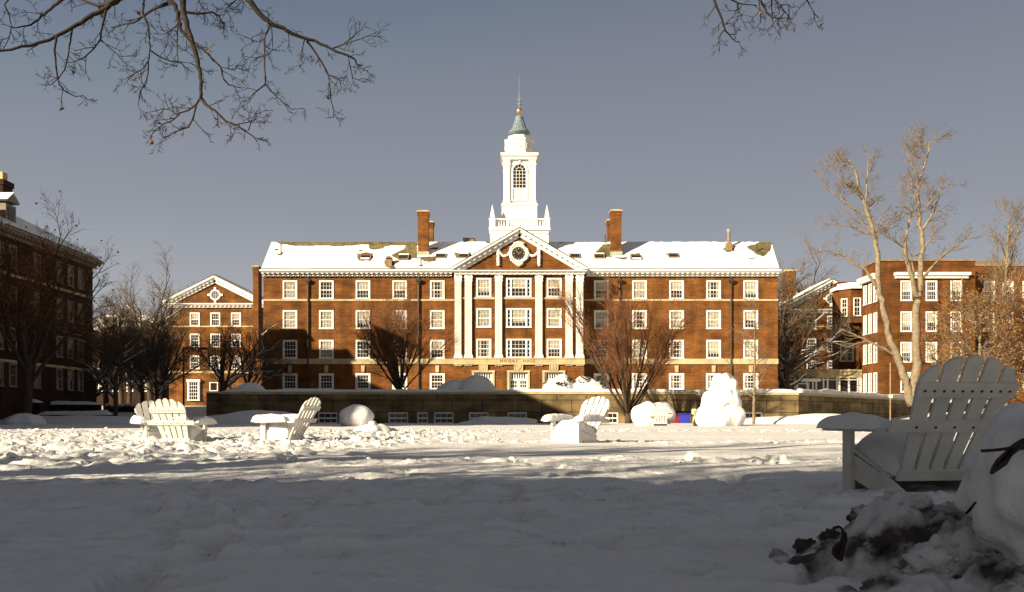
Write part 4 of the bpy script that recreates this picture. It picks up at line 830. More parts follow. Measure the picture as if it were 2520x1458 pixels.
# ---------------------------------------------------------------- trees
def rvec(rng): return Vector((rng.uniform(-1, 1), rng.uniform(-1, 1), rng.uniform(-1, 1)))
SIDES = [9, 6, 4, 3, 3, 3]
class T:
    def __init__(s): s.wood = MB(); s.twig = MB(); s.snow = MB(); s.leaf = MB()
def leafcard(mb, p, sz, rng):
    a = rvec(rng).normalized(); b_ = a.cross(rvec(rng)).normalized(); c = a.cross(b_) * .25
    mb.poly([p, p + (a * .5 + b_ * .4 + c) * sz, p + a * sz, p + (a * .5 - b_ * .4 + c) * sz])
def grow(t, p, d, L, r, lvl, P, rng):
    n_ = P['n'][lvl]; pts = [p]; rad = [r]; rt = max(P.get('rmin', .006), r * P['tip'][lvl]); d = d.normalized(); ds = [d]
    for i in range(n_):
        d = (d + rvec(rng) * P['wob'][lvl] + Vector((0, 0, P['up'][lvl]))).normalized(); p = p + d * (L / n_); pts.append(p); rad.append(lerp(r, rt, (i + 1) / n_)); ds.append(d)
    (t.wood if lvl <= P['wl'] else t.twig).tube(pts, rad, SIDES[lvl])
    if P.get('snow') and lvl in P['snow'] and rng.random() < .8:
        sp = [q + Vector((0, 0, a * .8)) for q, a, e in zip(pts, rad, ds)]
        run = [i for i, e in enumerate(ds) if abs(e.z) < .75]
        if len(run) > 2: a = run[0]; c = run[-1]; t.snow.tube(sp[a:c + 1], [x * .75 for x in rad[a:c + 1]], 5)
    branchkids(t, pts, rad, ds, L, lvl, P, rng)
def branchkids(t, pts, rad, ds, L, lvl, P, rng):
    if lvl + 1 >= P['lv']:
        if P.get('leaf'):
            for _ in range(P['leaf']):
                if rng.random() < P.get('leafp', 1): leafcard(t.leaf, pts[rng.randrange(1, len(pts))], rng.uniform(.6, 1.3) * P['leafs'], rng)
        return
    k = P['k'][lvl + 1]; t0 = P['t0'][lvl]; n_ = len(pts) - 1
    for j in range(k):
        q = lerp(t0, 1, (j + rng.random()) / k) * n_; i = min(n_ - 1, int(q)); f = q - i; pp = pts[i].lerp(pts[i + 1], f); rr_ = lerp(rad[i], rad[i + 1], f); dd = ds[i + 1]
        ax = dd.orthogonal().normalized(); ax.rotate(Matrix.Rotation(rng.uniform(0, 6.283), 3, dd)); lo, hi = P['ang'][lvl + 1]
        nd = dd.copy(); nd.rotate(Matrix.Rotation(R(rng.uniform(lo, hi)), 3, ax))
        ll = P['len'][lvl + 1] * (1 - P['tap'][lvl] * (q / n_)) * rng.uniform(.65, 1.2)
        grow(t, pp, nd, ll, min(rr_ * .9, P['r'][lvl + 1] * rng.uniform(.7, 1.2)), lvl + 1, P, rng)
def finish(t, name, label, loc, bark, twig, group=None, leafmat=None, rz=0):
    o = thing(name, label, 'tree', loc, rz, group); ORI[o.name] = (0, 0, 0)
    t.wood.build('trunk', bark, o, True)
    if t.twig.v: t.twig.build('crown', twig, o)
    if t.snow.v: t.snow.build('snow', M['snow'], o, True)
    if t.leaf.v: t.leaf.build('leaves', leafmat or M['leaf_dry'], o)
    return o
def tree(name, label, loc, P, seed, bark, twig, group=None, leafmat=None):
    t = T(); rng = random.Random(seed); grow(t, Vector((0, 0, -.15)), Vector((rng.uniform(-.04, .04), rng.uniform(-.04, .04), 1)), P['len'][0], P['r'][0], 0, P, rng)
    return finish(t, name, label, loc, bark, twig, group, leafmat)
def gl(px, d): x = X(px, d); return (x, d, lawn_z(x, d))
# vase shaped red twig trees
PV = dict(lv=5, n=[2, 8, 5, 4, 2], tip=[.95, .22, .3, .4, .6], wob=[.02, .08, .11, .14, .16], up=[0, .035, .05, .05, .03], wl=1, k=[0, 18, 10, 9, 4], t0=[.35, .28, .2, .15], ang=[0, (6, 40), (14, 32), (15, 38), (18, 45)], len=[.9, 7.6, 2.9, 1.25, .6], tap=[0, .45, .4, .3], r=[.26, .10, .032, .014, .008], rmin=.006)
tree('vase_shaped_tree', 'dense red brown vase shaped bare tree before right half of terrace wall', gl(1547, 62.5), PV, 4, M['bark'], M['twig_red'])
PV2 = dict(PV, k=[0, 20, 11, 9, 4], len=[.7, 6.8, 2.8, 1.2, .6], ang=[0, (8, 52), (14, 32), (15, 38), (18, 45)])
tree('vase_shaped_tree', 'red brown vase shaped bare tree on terrace, left of the pillared front', (X(986, 74), 74, wt - .1), PV2, 9, M['bark'], M['twig_red'])
# slender young tree
PS = dict(lv=4, n=[10, 6, 4, 2], tip=[.2, .3, .4, .6], wob=[.03, .10, .14, .15], up=[.03, .07, .05, .03], wl=1, k=[0, 22, 7, 4], t0=[.18, .2, .2], ang=[0, (45, 78), (25, 50), (20, 50)], len=[7.4, 2.6, .9, .4], tap=[.65, .4, .3], r=[.11, .028, .012, .007])
tree('young_tree', 'slender pale young tree with sparse twigs, right of the snowman', gl(1855, 57), PS, 12, M['bark_pale'], M['twig_tan'])
# broad lawn trees at left
PB = dict(lv=5, n=[5, 8, 6, 4, 2], tip=[.75, .25, .3, .4, .6], wob=[.05, .13, .16, .18, .2], up=[.02, .05, .05, .04, .02], wl=2, k=[0, 8, 8, 7, 5], t0=[.45, .25, .2, .15], ang=[0, (25, 62), (25, 55), (25, 55), (25, 55)], len=[4.0, 6.4, 3.0, 1.5, .7], tap=[.1, .4, .4, .3], r=[.30, .15, .055, .02, .009], snow=(1, 2))
tree('bare_tree', 'dark forked bare tree in front of the gabled hall, snow on limbs', gl(545, 84), PB, 21, M['bark'], M['twig_dark'])
tree('bare_tree', 'dark twiggy tree behind the lamp, at right of gabled hall', gl(610, 92), dict(PB, len=[3.2, 5.5, 2.7, 1.4, .7]), 22, M['bark'], M['twig_dark'])
PL_ = dict(PB, len=[4.5, 7.6, 3.2, 1.5, .7], up=[.02, .09, .07, .05, .02], k=[0, 10, 9, 7, 5], snow=None, leaf=1, leafp=.25, leafs=.16, ang=[0, (15, 45), (25, 50), (25, 55), (25, 55)])
tree('bare_tree', 'twiggy reddish tree with thick black trunk before the dark hall', gl(64, 56), PL_, 23, M['bark'], M['twig_red'])
tree('bare_tree', 'small dark tree with thin straight trunk left of the white chairs', gl(284, 60), dict(PB, r=[.16, .09, .035, .014, .008], len=[3.4, 4.2, 2.3, 1.2, .6]), 24, M['bark'], M['twig_dark'])
p0 = tree('bare_tree', 'tallest bare tree in the clump left of the gabled hall', gl(372, 112), dict(PB, len=[6.5, 11.0, 4.6, 2.1, .9], r=[.42, .2, .07, .026, .014], up=[.02, .08, .06, .04, .02], ang=[0, (12, 48), (25, 50), (25, 55), (25, 55)], rmin=.012), 31, M['bark'], M['twig_tan'])
p1 = tree('bare_tree', 'bushy bare tree at left of the tree clump, beside the dark hall', gl(262, 100), dict(PB, len=[5.0, 8.6, 4.2, 1.9, .9], r=[.34, .17, .06, .024, .013], rmin=.011, k=[0, 10, 9, 7, 5]), 32, M['bark'], M['twig_dark'])
for i, (px, d, s_, lb, src) in enumerate(((430, 138, .95, 'pale tall tree top rising behind the gabled hall roof', p0), (478, 150, 1.05, 'farthest bare tree behind the gabled hall peak', p0), (318, 106, .8, 'low dark tree second from left in the tree clump', p1), (350, 98, .78, 'dark snow streaked tree in the middle of the tree clump', p1),
        (405, 104, .82, 'dark tree touching left corner of the gabled hall', p1), (300, 128, .95, 'brown bare tree far back in the tree clump', p0), (232, 92, .7, 'dark bare tree hugging the end of the dark hall', p1), (385, 92, .62, 'small dark tree above the snowy hedge', p1))):
    dup(src, gl(px, d), 1.3 * i + .7, lb, scale=(s_, s_, s_))
# right side trees
tree('bare_tree', 'dark wide limbed tree at right end of the tower hall, snow on limbs', (X(1938, 101), 101, 2.0), dict(PB, len=[5.0, 8.0, 3.4, 1.6, .7], n=[6, 8, 6, 4, 2], r=[.42, .2, .06, .022, .01], k=[0, 13, 8, 7, 5], t0=[.3, .25, .2, .15], ang=[0, (35, 88), (25, 55), (25, 55), (25, 55)], wl=2), 41, M['bark'], M['twig_dark'])
tree('bare_tree', 'pale fine twigged tree rising behind right end of the snowy roof', (X(1885, 126), 126, 2), dict(PB, len=[9.5, 12.5, 5.5, 2.6, 1.2], r=[.5, .24, .09, .034, .018], rmin=.015, k=[0, 15, 9, 7, 5], up=[.02, .06, .05, .04, .02], ang=[0, (15, 60), (25, 50), (25, 55), (25, 55)], snow=None, wl=1), 45, M['bark'], M['twig_tan']); dup(p0, (X(1965, 140), 140, 2), 4.4, 'faint bare tree far behind the gabled roof with chimney', scale=(1.35, 1.35, 1.35))
PT = dict(lv=5, n=[12, 8, 5, 4, 2], tip=[.15, .25, .3, .4, .6], wob=[.03, .07, .1, .14, .15], up=[.02, .16, .10, .06, .03], wl=2, k=[0, 22, 6, 5, 3], t0=[.25, .2, .2, .15], ang=[0, (25, 50), (20, 40), (20, 45), (20, 45)], len=[19, 6.0, 2.2, 1.1, .5], tap=[.72, .4, .4, .3], r=[.3, .08, .03, .014, .009], rmin=.009)
tree('bare_tree', 'tall upright pale twigged tree at right edge behind red hall', gl(2478, 84), PT, 51, M['bark_pale'], M['twig_tan'])
PO = dict(PV, lv=5, n=[6, 7, 5, 4, 2], len=[7.5, 4.4, 2.0, 1.0, .5], r=[.2, .06, .028, .013, .008], k=[0, 30, 9, 6, 3], t0=[.1, .2, .2, .15], ang=[0, (35, 80), (20, 50), (20, 50), (20, 50)], tip=[.25, .25, .3, .4, .6], tap=[.5, .4, .4, .3], up=[.02, .03, .03, .03, 0], leaf=2, leafp=.55, leafs=.13)
tree('leafy_tree', 'orange brown tree still holding dry leaves, behind the large near chair', gl(2408, 60), PO, 61, M['bark_pale'], M['twig_tan'])
tree('leafy_tree', 'darker dry leaved tree at right edge, beside the orange brown tree', gl(2530, 62), PO, 62, M['bark'], M['twig_red'])
# twin stemmed pale tree, traced stems + grown twigs
k5 = lambda l, d, w_=0.0: [W(1903 + a * .49513, 295.3 + c * .49513, d + w_ * i) for i, (a, c) in enumerate(l)]
def stemtree(t, stems, P, rng):
    for pts, r0, r1, lvl, kk in stems:
        sub = [pts[0]]
        for i in range(len(pts) - 1):
            for q in (.34, .67, 1.0):
                v = pts[i].lerp(pts[i + 1], q); sub.append(v + (rvec(rng) * r0 * .25 if q < 1 else Vector()))
        m_ = len(sub) - 1; rad = [lerp(r0, r1, (i / m_) ** .8) for i in range(m_ + 1)]; ds = [(sub[min(i + 1, m_)] - sub[max(0, i - 1)]).normalized() for i in range(m_ + 1)]
        (t.wood if r0 > P.get('wr', .0) else t.twig).tube(sub, rad, 9 if r0 > .1 else 6)
        P2 = dict(P); P2['k'] = list(P['k']); P2['k'][lvl + 1] = kk; P2['t0'] = list(P['t0']); P2['t0'][lvl] = .12 if lvl else .55
        branchkids(t, sub, rad, ds, 0, lvl, P2, rng)
PW = dict(lv=5, n=[0, 7, 5, 4, 2], tip=[0, .3, .3, .4, .6], wob=[0, .12, .14, .16, .2], up=[0, .06, .06, .05, .02], wl=2, k=[0, 8, 8, 4, 3], t0=[.5, .2, .2, .15], ang=[0, (25, 60), (25, 60), (25, 55), (25, 55)], len=[0, 2.0, 1.25, .65, .35], tap=[.3, .4, .4, .3], r=[.3, .06, .026, .013, .008], rmin=.007)
DT = 60.0; t = T(); rng = random.Random(71); m = DT / F
stems = [([(690,1420),(655,1290),(640,1240),(600,1130),(570,1050),(545,930),(525,830),(520,700),(505,590),(480,500),(460,430),(430,350),(405,250),(380,200)], .36, .07, 0, 7),
 ([(460,430),(465,330),(468,250),(480,170)], .1, .03, 1, 10), ([(500,570),(450,560),(380,530),(310,520),(250,510)], .09, .02, 1, 9), ([(520,840),(460,745),(390,710),(360,680),(300,655),(230,645)], .14, .03, 1, 10),
 ([(480,490),(430,455),(370,420),(310,375),(270,340),(225,270)], .1, .025, 1, 10), ([(640,1190),(560,1140),(470,1100),(400,1065),(340,1040)], .15, .03, 1, 8), ([(430,350),(370,330),(320,270),(255,215)], .06, .02, 1, 8), ([(505,560),(560,530),(590,470)], .06, .02, 1, 7), ([(470,1100),(420,1110),(370,1130),(310,1110)], .06, .02, 1, 5),
 ([(690,1420),(712,1250),(710,1150),(712,1050),(708,950),(712,880),(735,850),(735,720),(740,600),(737,550),(720,450),(720,400),(725,300),(760,200),(770,120)], .40, .05, 0, 7),
 ([(737,550),(780,490),(820,390),(830,340),(915,325)], .12, .03, 1, 10), ([(720,410),(690,360),(665,325)], .08, .03, 1, 7), ([(725,310),(700,240),(665,160)], .08, .025, 1, 9), ([(760,200),(745,150),(740,90)], .05, .02, 1, 6), ([(770,120),(800,100),(835,85)], .05, .02, 1, 5),
 ([(712,880),(690,780),(660,690),(655,600),(670,530),(680,470),(690,460)], .22, .06, 1, 7), ([(660,690),(640,630),(600,600),(560,540)], .09, .025, 1, 9), ([(740,790),(800,720),(860,660),(930,610),(960,580)], .13, .03, 1, 10), ([(700,770),(690,710),(680,680),(720,670)], .08, .03, 1, 3), ([(680,470),(640,450),(610,480)], .05, .02, 1, 6), ([(820,390),(800,460),(870,450)], .05, .02, 1, 6)]
stemtree(t, [(k5(l, DT), a * .86, c, lv, kk) for l, a, c, lv, kk in stems], PW, rng)
off = Vector(gl(2245, DT))
for mbx in (t.wood, t.twig): mbx.v = [tuple(Vector(p) - off) for p in mbx.v]
finish(t, 'twin_stemmed_tree', 'tall pale barked bare tree with twin stems before the red hall', off, M['bark_pale'], M['twig_tan'])
# overhanging limbs at the top
PN = dict(lv=5, n=[0, 5, 4, 3, 2], tip=[0, .5, .5, .6, .7], wob=[0, .28, .3, .35, .35], up=[0, 0, .0, .02, .03], wl=2, k=[0, 5, 3, 3, 3], t0=[.1, .15, .35, .4], ang=[0, (30, 70), (30, 70), (25, 70), (25, 60)], len=[0, .30, .16, .08, .04], tap=[.2, .3, .2, .2], r=[.02, .006, .0036, .0026, .002], rmin=.0016, leaf=1, leafp=.006, leafs=.05)
def kz(l, d, w_=0.0): return [W(a * .37755, c * .37755, d + w_ * i) for i, (a, c) in enumerate(l)]
L_ = [([(1000,-420),(930,-160),(830,-60),(770,0),(700,50),(560,125),(470,180),(370,235),(200,300),(20,330),(-160,345)], 7.2, -.04, .026, .007, 9), ([(830,-60),(700,30),(640,40),(560,10),(440,-40)], 7.0, .05, .018, .007, 4), ([(560,-90),(400,0),(330,60),(275,100),(250,130),(200,165),(120,180),(70,180)], 7.4, .02, .014, .004, 7), ([(275,95),(215,85)], 7.4, 0, .006, .003, 2),
 ([(690,70),(680,120),(660,200),(655,260),(600,330),(550,375),(480,405),(430,410)], 7.0, .03, .0095, .003, 6), ([(655,260),(710,310),(760,350),(800,400),(845,410)], 7.1, -.02, .006, .0025, 5), ([(370,235),(355,330),(365,430),(385,550),(420,595),(490,630),(545,625),(565,640)], 6.9, .03, .008, .0025, 5), ([(470,185),(460,270),(440,380),(420,460),(385,510),(330,555),(295,555)], 7.0, -.03, .007, .0025, 5),
 ([(960,-200),(940,0),(930,80),(965,170),(975,250),(978,330),(965,400),(965,480),(950,550),(915,590),(905,650),(900,690)], 6.8, .02, .010, .0025, 9), ([(978,330),(1040,370),(1110,400),(1165,405),(1230,455)], 6.9, .04, .006, .0025, 5), ([(965,400),(930,450),(880,480),(820,515)], 6.9, -.04, .005, .0025, 5), ([(1095,25),(1000,60),(945,100),(870,150),(790,165),(720,180)], 7.3, .04, .013, .004, 6),
 ([(1000,-420),(1040,-160),(1090,-10),(1130,25),(1160,80),(1165,140),(1180,200),(1230,250),(1260,280),(1300,310),(1360,355),(1440,440),(1460,520),(1490,555),(1570,575)], 7.2, .0, .022, .004, 7), ([(1165,75),(1280,90),(1380,80),(1430,105),(1440,140),(1470,160)], 7.2, .04, .010, .004, 6), ([(1160,150),(1155,250),(1155,330),(1160,400),(1150,440)], 7.2, -.03, .006, .0025, 5), ([(1155,170),(1110,200),(1075,225),(1000,220)], 7.2, .03, .005, .0025, 4),
 ([(1000,-420),(1120,-200),(1190,-20),(1195,70),(1220,180),(1250,270),(1280,370),(1305,470),(1310,560),(1308,640)], 7.0, -.02, .026, .013, 6), ([(1308,640),(1350,690),(1400,720),(1470,790),(1550,820),(1620,870),(1650,890)], 6.85, -.02, .012, .004, 9), ([(1308,640),(1270,690),(1230,720),(1150,745),(1105,715),(1060,710),(1010,725)], 6.85, .03, .008, .0028, 7), ([(1280,680),(1260,770),(1230,830),(1140,860),(1100,890),(1060,900)], 6.85, -.02, .007, .0026, 8), ([(1170,745),(1120,790),(1060,810),(1030,850),(985,850)], 6.9, .02, .005, .0025, 5),
 ([(1450,440),(1530,460),(1555,415)], 7.1, 0, .004, .0025, 4), ([(1550,810),(1640,795),(1680,770)], 6.8, .03, .004, .0025, 4), ([(1620,850),(1640,790),(1675,720)], 6.8, .02, .004, .0025, 4), ([(1200,-420),(1480,-200),(1610,-10),(1660,50),(1720,120),(1770,160),(1850,185),(1900,220),(1990,250),(2060,270),(2160,320),(2270,365),(2310,385),(2340,430),(2365,430)], 7.2, .02, .024, .005, 9),
 ([(1760,165),(1725,250),(1725,330),(1725,450),(1730,550),(1800,630),(1860,680),(1900,715),(1965,710)], 7.3, -.02, .008, .0026, 8), ([(1730,550),(1660,605),(1620,650),(1570,665)], 7.2, .02, .005, .0025, 5), ([(1725,250),(1690,275),(1650,265),(1600,240)], 7.3, .03, .005, .0025, 5), ([(2000,270),(2060,350),(2110,430),(2140,490),(2150,560),(2155,640),(2175,720),(2175,765),(2120,770)], 7.4, .02, .008, .0026, 7), ([(2160,320),(2240,290),(2310,230),(2320,200)], 7.4, .03, .006, .0025, 4), ([(2240,290),(2350,255),(2400,235),(2450,240)], 7.4, .0, .004, .0025, 5),
 ([(2270,365),(2280,430),(2300,510),(2380,540)], 7.4, .02, .005, .0025, 5), ([(2140,490),(2200,505),(2225,550)], 7.4, .02, .004, .0025, 4), ([(1770,170),(1775,250),(1775,330),(1740,365),(1680,375),(1640,400),(1620,440)], 7.3, .02, .004, .0022, 5), ([(1985,260),(1965,340),(1970,420),(1950,440)], 7.4, .02, .004, .0022, 4), ([(1600,-60),(1540,0),(1480,50),(1470,90),(1430,105)], 7.3, .02, .006, .003, 6), ([(1560,-60),(1590,30),(1570,90)], 7.3, .02, .005, .0025, 4), ([(1280,-40),(1310,40),(1350,70)], 7.3, .02, .005, .0025, 3), ([(100,-60),(30,30),(60,100),(75,180),(60,250),(20,330)], 7.3, .02, .006, .003, 6), ([(640,-60),(690,20),(640,60)], 7.2, 0, .006, .003, 3)]
t = T(); rng = random.Random(81)
stemtree(t, [(kz(l, d, w_), a * 1.2, c, 1, kk) for l, d, w_, a, c, kk in L_], PN, rng)
hub = kz([(1000, -420)], 7.2)[0]; hub2 = kz([(1200, -420)], 7.2)[0]; base = Vector((-7.2, 4.6, lawn_z(-7.2, 4.6) - .2))
trk = [base, base + Vector((.05, .05, 1.6)), base + Vector((.2, .3, 3.4)), base + Vector((.5, .8, 4.7)), base + Vector((1.6, 1.5, 5.7)), Vector((hub.x - .9, hub.y - .2, hub.z + .15)), hub]
t.wood.tube(trk, [.30, .24, .20, .13, .08, .05, .032], 10); t.wood.tube([trk[4], Vector((-3.6, 6.9, 6.2)), hub2 + Vector((-.3, 0, .2)), hub2], [.07, .05, .035, .026], 8)
t.wood.tube([trk[3], trk[3] + Vector((-.4, -.6, 2)), trk[3] + Vector((-.6, -1.2, 5.5))], [.14, .1, .04], 8); t.wood.tube([trk[2], trk[2] + Vector((-1.0, .2, 1.5)), trk[2] + Vector((-2.4, .5, 4.5))], [.12, .09, .03], 8)
off = Vector((base.x, base.y, 0))
for mbx in (t.wood, t.twig, t.leaf): mbx.v = [tuple(Vector(p) - off) for p in mbx.v]
finish(t, 'overhanging_tree', 'near tree hanging dark drooping branches over the top left', off, M['bark_near'], M['bark_near'])
kt = lambda l, d, w_: [W(1706 + a * .15623, c * .15623, d + w_ * i) for i, (a, c) in enumerate(l)]
L2 = [([(250,-300),(330,0),(400,180),(470,370),(500,470),(560,540),(610,610),(670,660),(740,660)], 6.6, .02, .010, .003, 6), ([(480,385),(550,380),(590,360)], 6.7, 0, .004, .0025, 3), ([(500,470),(440,530),(390,610)], 6.7, .02, .005, .003, 4), ([(250,-300),(600,0),(700,50),(850,75),(1010,95)], 6.8, .02, .007, .003, 5), ([(710,60),(700,140),(640,230)], 6.8, .02, .005, .0025, 3),
 ([(1000,-300),(1060,0),(1110,100),(1160,200),(1230,275),(1380,290),(1500,290),(1580,300)], 6.9, .0, .008, .003, 6), ([(1030,-60),(1045,100),(1060,250),(1060,370)], 6.9, .02, .005, .0025, 3), ([(1230,280),(1260,350),(1250,430),(1190,480)], 6.9, .0, .004, .0025, 4), ([(1240,-60),(1235,150),(1245,270)], 6.9, .02, .006, .0025, 3), ([(1000,-300),(1280,0),(1370,80),(1440,190),(1510,280)], 7.0, .0, .006, .003, 5), ([(1370,80),(1490,80),(1540,130),(1600,110)], 7.0, .02, .004, .0025, 4), ([(1000,-300),(1700,-130),(1790,0),(1870,150),(1910,220),(1980,290)], 7.1, .0, .006, .003, 6)]
t = T(); rng = random.Random(83); stemtree(t, [(kt(l, d, w_), a * 1.15, c, 1, max(2, kk - 2)) for l, d, w_, a, c, kk in L2], dict(PN, leafp=.02), rng)
h1 = kt([(1000, -300)], 6.9, 0)[0]; h2 = kt([(250, -300)], 6.6, 0)[0]; base = Vector((6.4, 4.2, lawn_z(6.4, 4.2) - .2))
tk = [base, base + Vector((-.1, .1, 2)), base + Vector((-.4, .5, 4)), Vector((4.6, 5.9, 5.2)), Vector((h1.x + .6, h1.y - .2, h1.z + .25)), h1]
t.wood.tube(tk, [.28, .22, .16, .08, .03, .012], 9); t.wood.tube([tk[4], h2 + Vector((.2, 0, .2)), h2], [.03, .02, .012], 7); t.wood.tube([tk[2], tk[2] + Vector((.6, -.4, 2.4)), tk[2] + Vector((.8, -.6, 6))], [.13, .1, .03], 8)
off = Vector((base.x, base.y, 0))
for mbx in (t.wood, t.twig, t.leaf): mbx.v = [tuple(Vector(p) - off) for p in mbx.v]
finish(t, 'overhanging_tree', 'near tree dangling thin twigs over the top right corner', off, M['bark_near'], M['bark_near'])
# lawn trees outside the frame whose shadows streak the snow
PX = dict(PB, len=[4.2, 6.5, 3.2, 1.5, .7], r=[.36, .22, .08, .03, .014], rmin=.012, snow=None, lv=5, k=[0, 9, 7, 5, 3])
q0_ = tree('bare_tree', 'bare lawn tree out of view at left of the viewer', (-15.5, -6.0, 0), PX, 91, M['bark'], M['twig_dark'])
for (x, y, s_, rz, lb) in ((-13.0, -1.0, .85, 2.6, 'smaller bare lawn tree out of view at far left of the viewer'),):
    dup(q0_, (x, y, 0), rz, lb, scale=(s_, s_, s_))
# ---------------------------------------------------------------- snow covered shrubs and hedges
def shrub(label, c, rx, ry, h, seed, name='snowy_shrub', fringe=.45, cat='shrub', tufts=0):
    o = thing(name, label, cat, c); m_ = MB(); rng = random.Random(seed)
    for i in range(int(900 * rx)):
        a = rng.uniform(0, 6.283); q = math.sqrt(rng.random()); x, y = rx * q * math.cos(a), ry * q * math.sin(a); z = h * (1 - q * q) * rng.uniform(.0, .6) - fringe * q * rng.uniform(0, 1)
        leafcard(m_, Vector((c[0] + x * 1.03, c[1] + y * 1.03, c[2] + z)), rng.uniform(.12, .26), rng)
    for k in range(tufts):
        a = rng.uniform(3.4, 6.0); q = rng.uniform(.35, .8); p = Vector((c[0] + rx * q * math.cos(a), c[1] + ry * q * math.sin(a) - .1, c[2] + h * (1 - q ** 2.6) * 1.02 + .05))
        for i in range(26): leafcard(m_, p + rvec(rng) * .16, rng.uniform(.1, .2), rng)
    m_.blob((c[0], c[1], c[2]), (rx * .9, ry * .9, h * .5), seed, .25, 1.6, 18, 10); m_.build('foliage', M['leaf_ever'], o)
    s = MB()
    def fn(u, v):
        a = 2 * math.pi * u; q = v; e = 1 + .16 * fbm(math.cos(a) * 1.6 + seed, math.sin(a) * 1.6, 1, 3)
        x, y = rx * q * e * math.cos(a), ry * q * e * math.sin(a)
        z = h * (1 - q ** 2.6) * (1 + .28 * fbm(x * .7 + seed, y * .7, 2, 3)) + .1 * (1 - q) + .03 * nz(x * 3, y * 3, seed)
        return Vector((c[0] + x, c[1] + y, c[2] + z))
    keep = [not (nz(i * .55 + seed, j * .7, 5) > .52 and j > 4) for j in range(15) for i in range(41)]
    s.grid(40, 14, fn, keep); s.build('snow_cap', M['snow'], o, True); return o
shrub('smooth snow covered shrub on terrace at left door, in shade', (X(1115, 68.5), 68.5, wt - .1), 1.55, 1.1, 1.0, 3)
shrub('taller smooth snow dome on shrub just left of centre doors', (X(1172, 68), 68, wt - .1), 1.75, 1.2, 1.25, 5)
shrub('snow mounded evergreen with dark tufts right of the centre doors', (X(1378, 67.3), 67.3, wt - .15), 1.55, 1.2, 1.3, 8, fringe=1.2, tufts=6)
shrub('low snow mounded evergreen spilling over the wall beside red tree', (X(1450, 67.2), 67.2, wt - .15), 2.0, 1.2, 1.1, 12, fringe=1.3, tufts=9)
shrub('small snow capped evergreen on the wall at left end of terrace', (X(612, 68), 68, wt - .1), 1.5, 1.1, .75, 15)
hd = thing('snowy_hedge', 'sunlit clipped hedge dusted with snow behind the white chairs', 'hedge', gl(315, 95)); g0 = lawn_z(X(315, 95), 95); m_ = MB(); s = MB(); rng = random.Random(4); xa, xb = X(268, 95), X(368, 95)
for i in range(2200): leafcard(m_, Vector((rng.uniform(xa, xb), 95 + rng.uniform(-.6, .6), rng.uniform(g0 - .1, Z(1000, 95)))), rng.uniform(.12, .25), rng)
m_.build('foliage', M['leaf_ever'], hd)
for i in range(26): s.blob((lerp(xa, xb, i / 25), 95 + rng.uniform(-.3, .3), Z(999, 95) + rng.uniform(-.05, .1)), (.26, .5, .16), i, .4, 1.5, 9, 6)
s.build('snow_cap', M['snow'], hd, True)
# ---------------------------------------------------------------- lamp and sign post
lp = thing('street_lamp', 'black lamp post with one long arm, before the gabled hall', 'lamp', gl(452, 74)); x, y, z = gl(452, 74); zt = Z(855, 74)
m_ = MB(); m_.lathe([(.16, z - .2), (.16, z + .5), (.09, z + .6), (.07, zt + .02)], 10, (x, y, 0)); m_.build('pole', M['iron'], lp)
m_ = MB(); m_.tube([Vector((x, y, zt - .05)), Vector((x + .9, y, zt - .02)), Vector((x + 1.75, y, zt - .05))], [.05, .045, .04], 6); m_.build('arm', M['iron'], lp)
m_ = MB(); m_.box(x + 1.3, x + 2.0, y - .2, y + .2, zt - .17, zt - .05); m_.box(x + 1.36, x + 1.94, y - .15, y + .15, zt - .22, zt - .17); m_.build('lamp_head', M['iron'], lp)
sp = thing('sign_post', 'thin brown post with small white plate left of the near chair', 'sign', gl(2191, 56)); x, y, z = gl(2191, 56)
m_ = MB(); m_.lathe([(.045, z - .2), (.045, Z(893, 56))], 8, (x, y, 0)); m_.build('pole', M['tin'], sp); m_ = MB(); m_.box(x - .11, x + .11, y - .07, y - .05, Z(980, 56), Z(972, 56)); m_.build('sign_plate', M['white'], sp)
# ---------------------------------------------------------------- bins, stone post
def bin_(name, label, px, d, wd, h, m):
    x, y, z = gl(px, d); o = thing(name, label, 'bin', (x, y, z)); b = MB(); q = wd / 2
    b.prism([(x - q * .8, y - .3, z - .1), (x + q * .8, y - .3, z - .1), (x + q, y - .34, z + h), (x - q, y - .34, z + h)], (0, .6, 0)); b.build('body', m, o)
    b = MB(); b.box(x - q - .04, x + q + .04, y - .4, y + .34, z + h + .002, z + h + .07); b.box(x - q * .5, x + q * .5, y - .45, y - .4, z + h + .01, z + h + .05); b.build('lid', m, o)
    for s_ in (-1, 1): b = MB(Matrix.Translation((x + s_ * (q - .06), y + .3, z + .1)) @ Matrix.Rotation(R(90), 4, 'Y')); b.lathe([(.1, -.03), (.1, .03)], 12); b.build('wheel', M['bolt'], o)
bin_('recycling_bin', 'blue recycling bin against the terrace wall', 1684, 63, .72, .62, M['blue'])
bin_('rubbish_bin', 'dark red bin left of the blue bin', 1662, 63.6, .42, .55, M['redp'])
x, y, z = gl(1709, 63); o = thing('stone_post', 'round pale stone post beside the blue bin', 'post', (x, y, z)); b = MB(); b.lathe([(.21, z - .2), (.21, z + .86), (.19, z + .92)], 16, (x, y, 0)); b.build('shaft', M['stone'], o); b = MB(); b.lathe([(.2, z + .922), (.19, z + .98), (.08, z + 1.02)], 16, (x, y, 0)); b.build('snow', M['snow'], o)
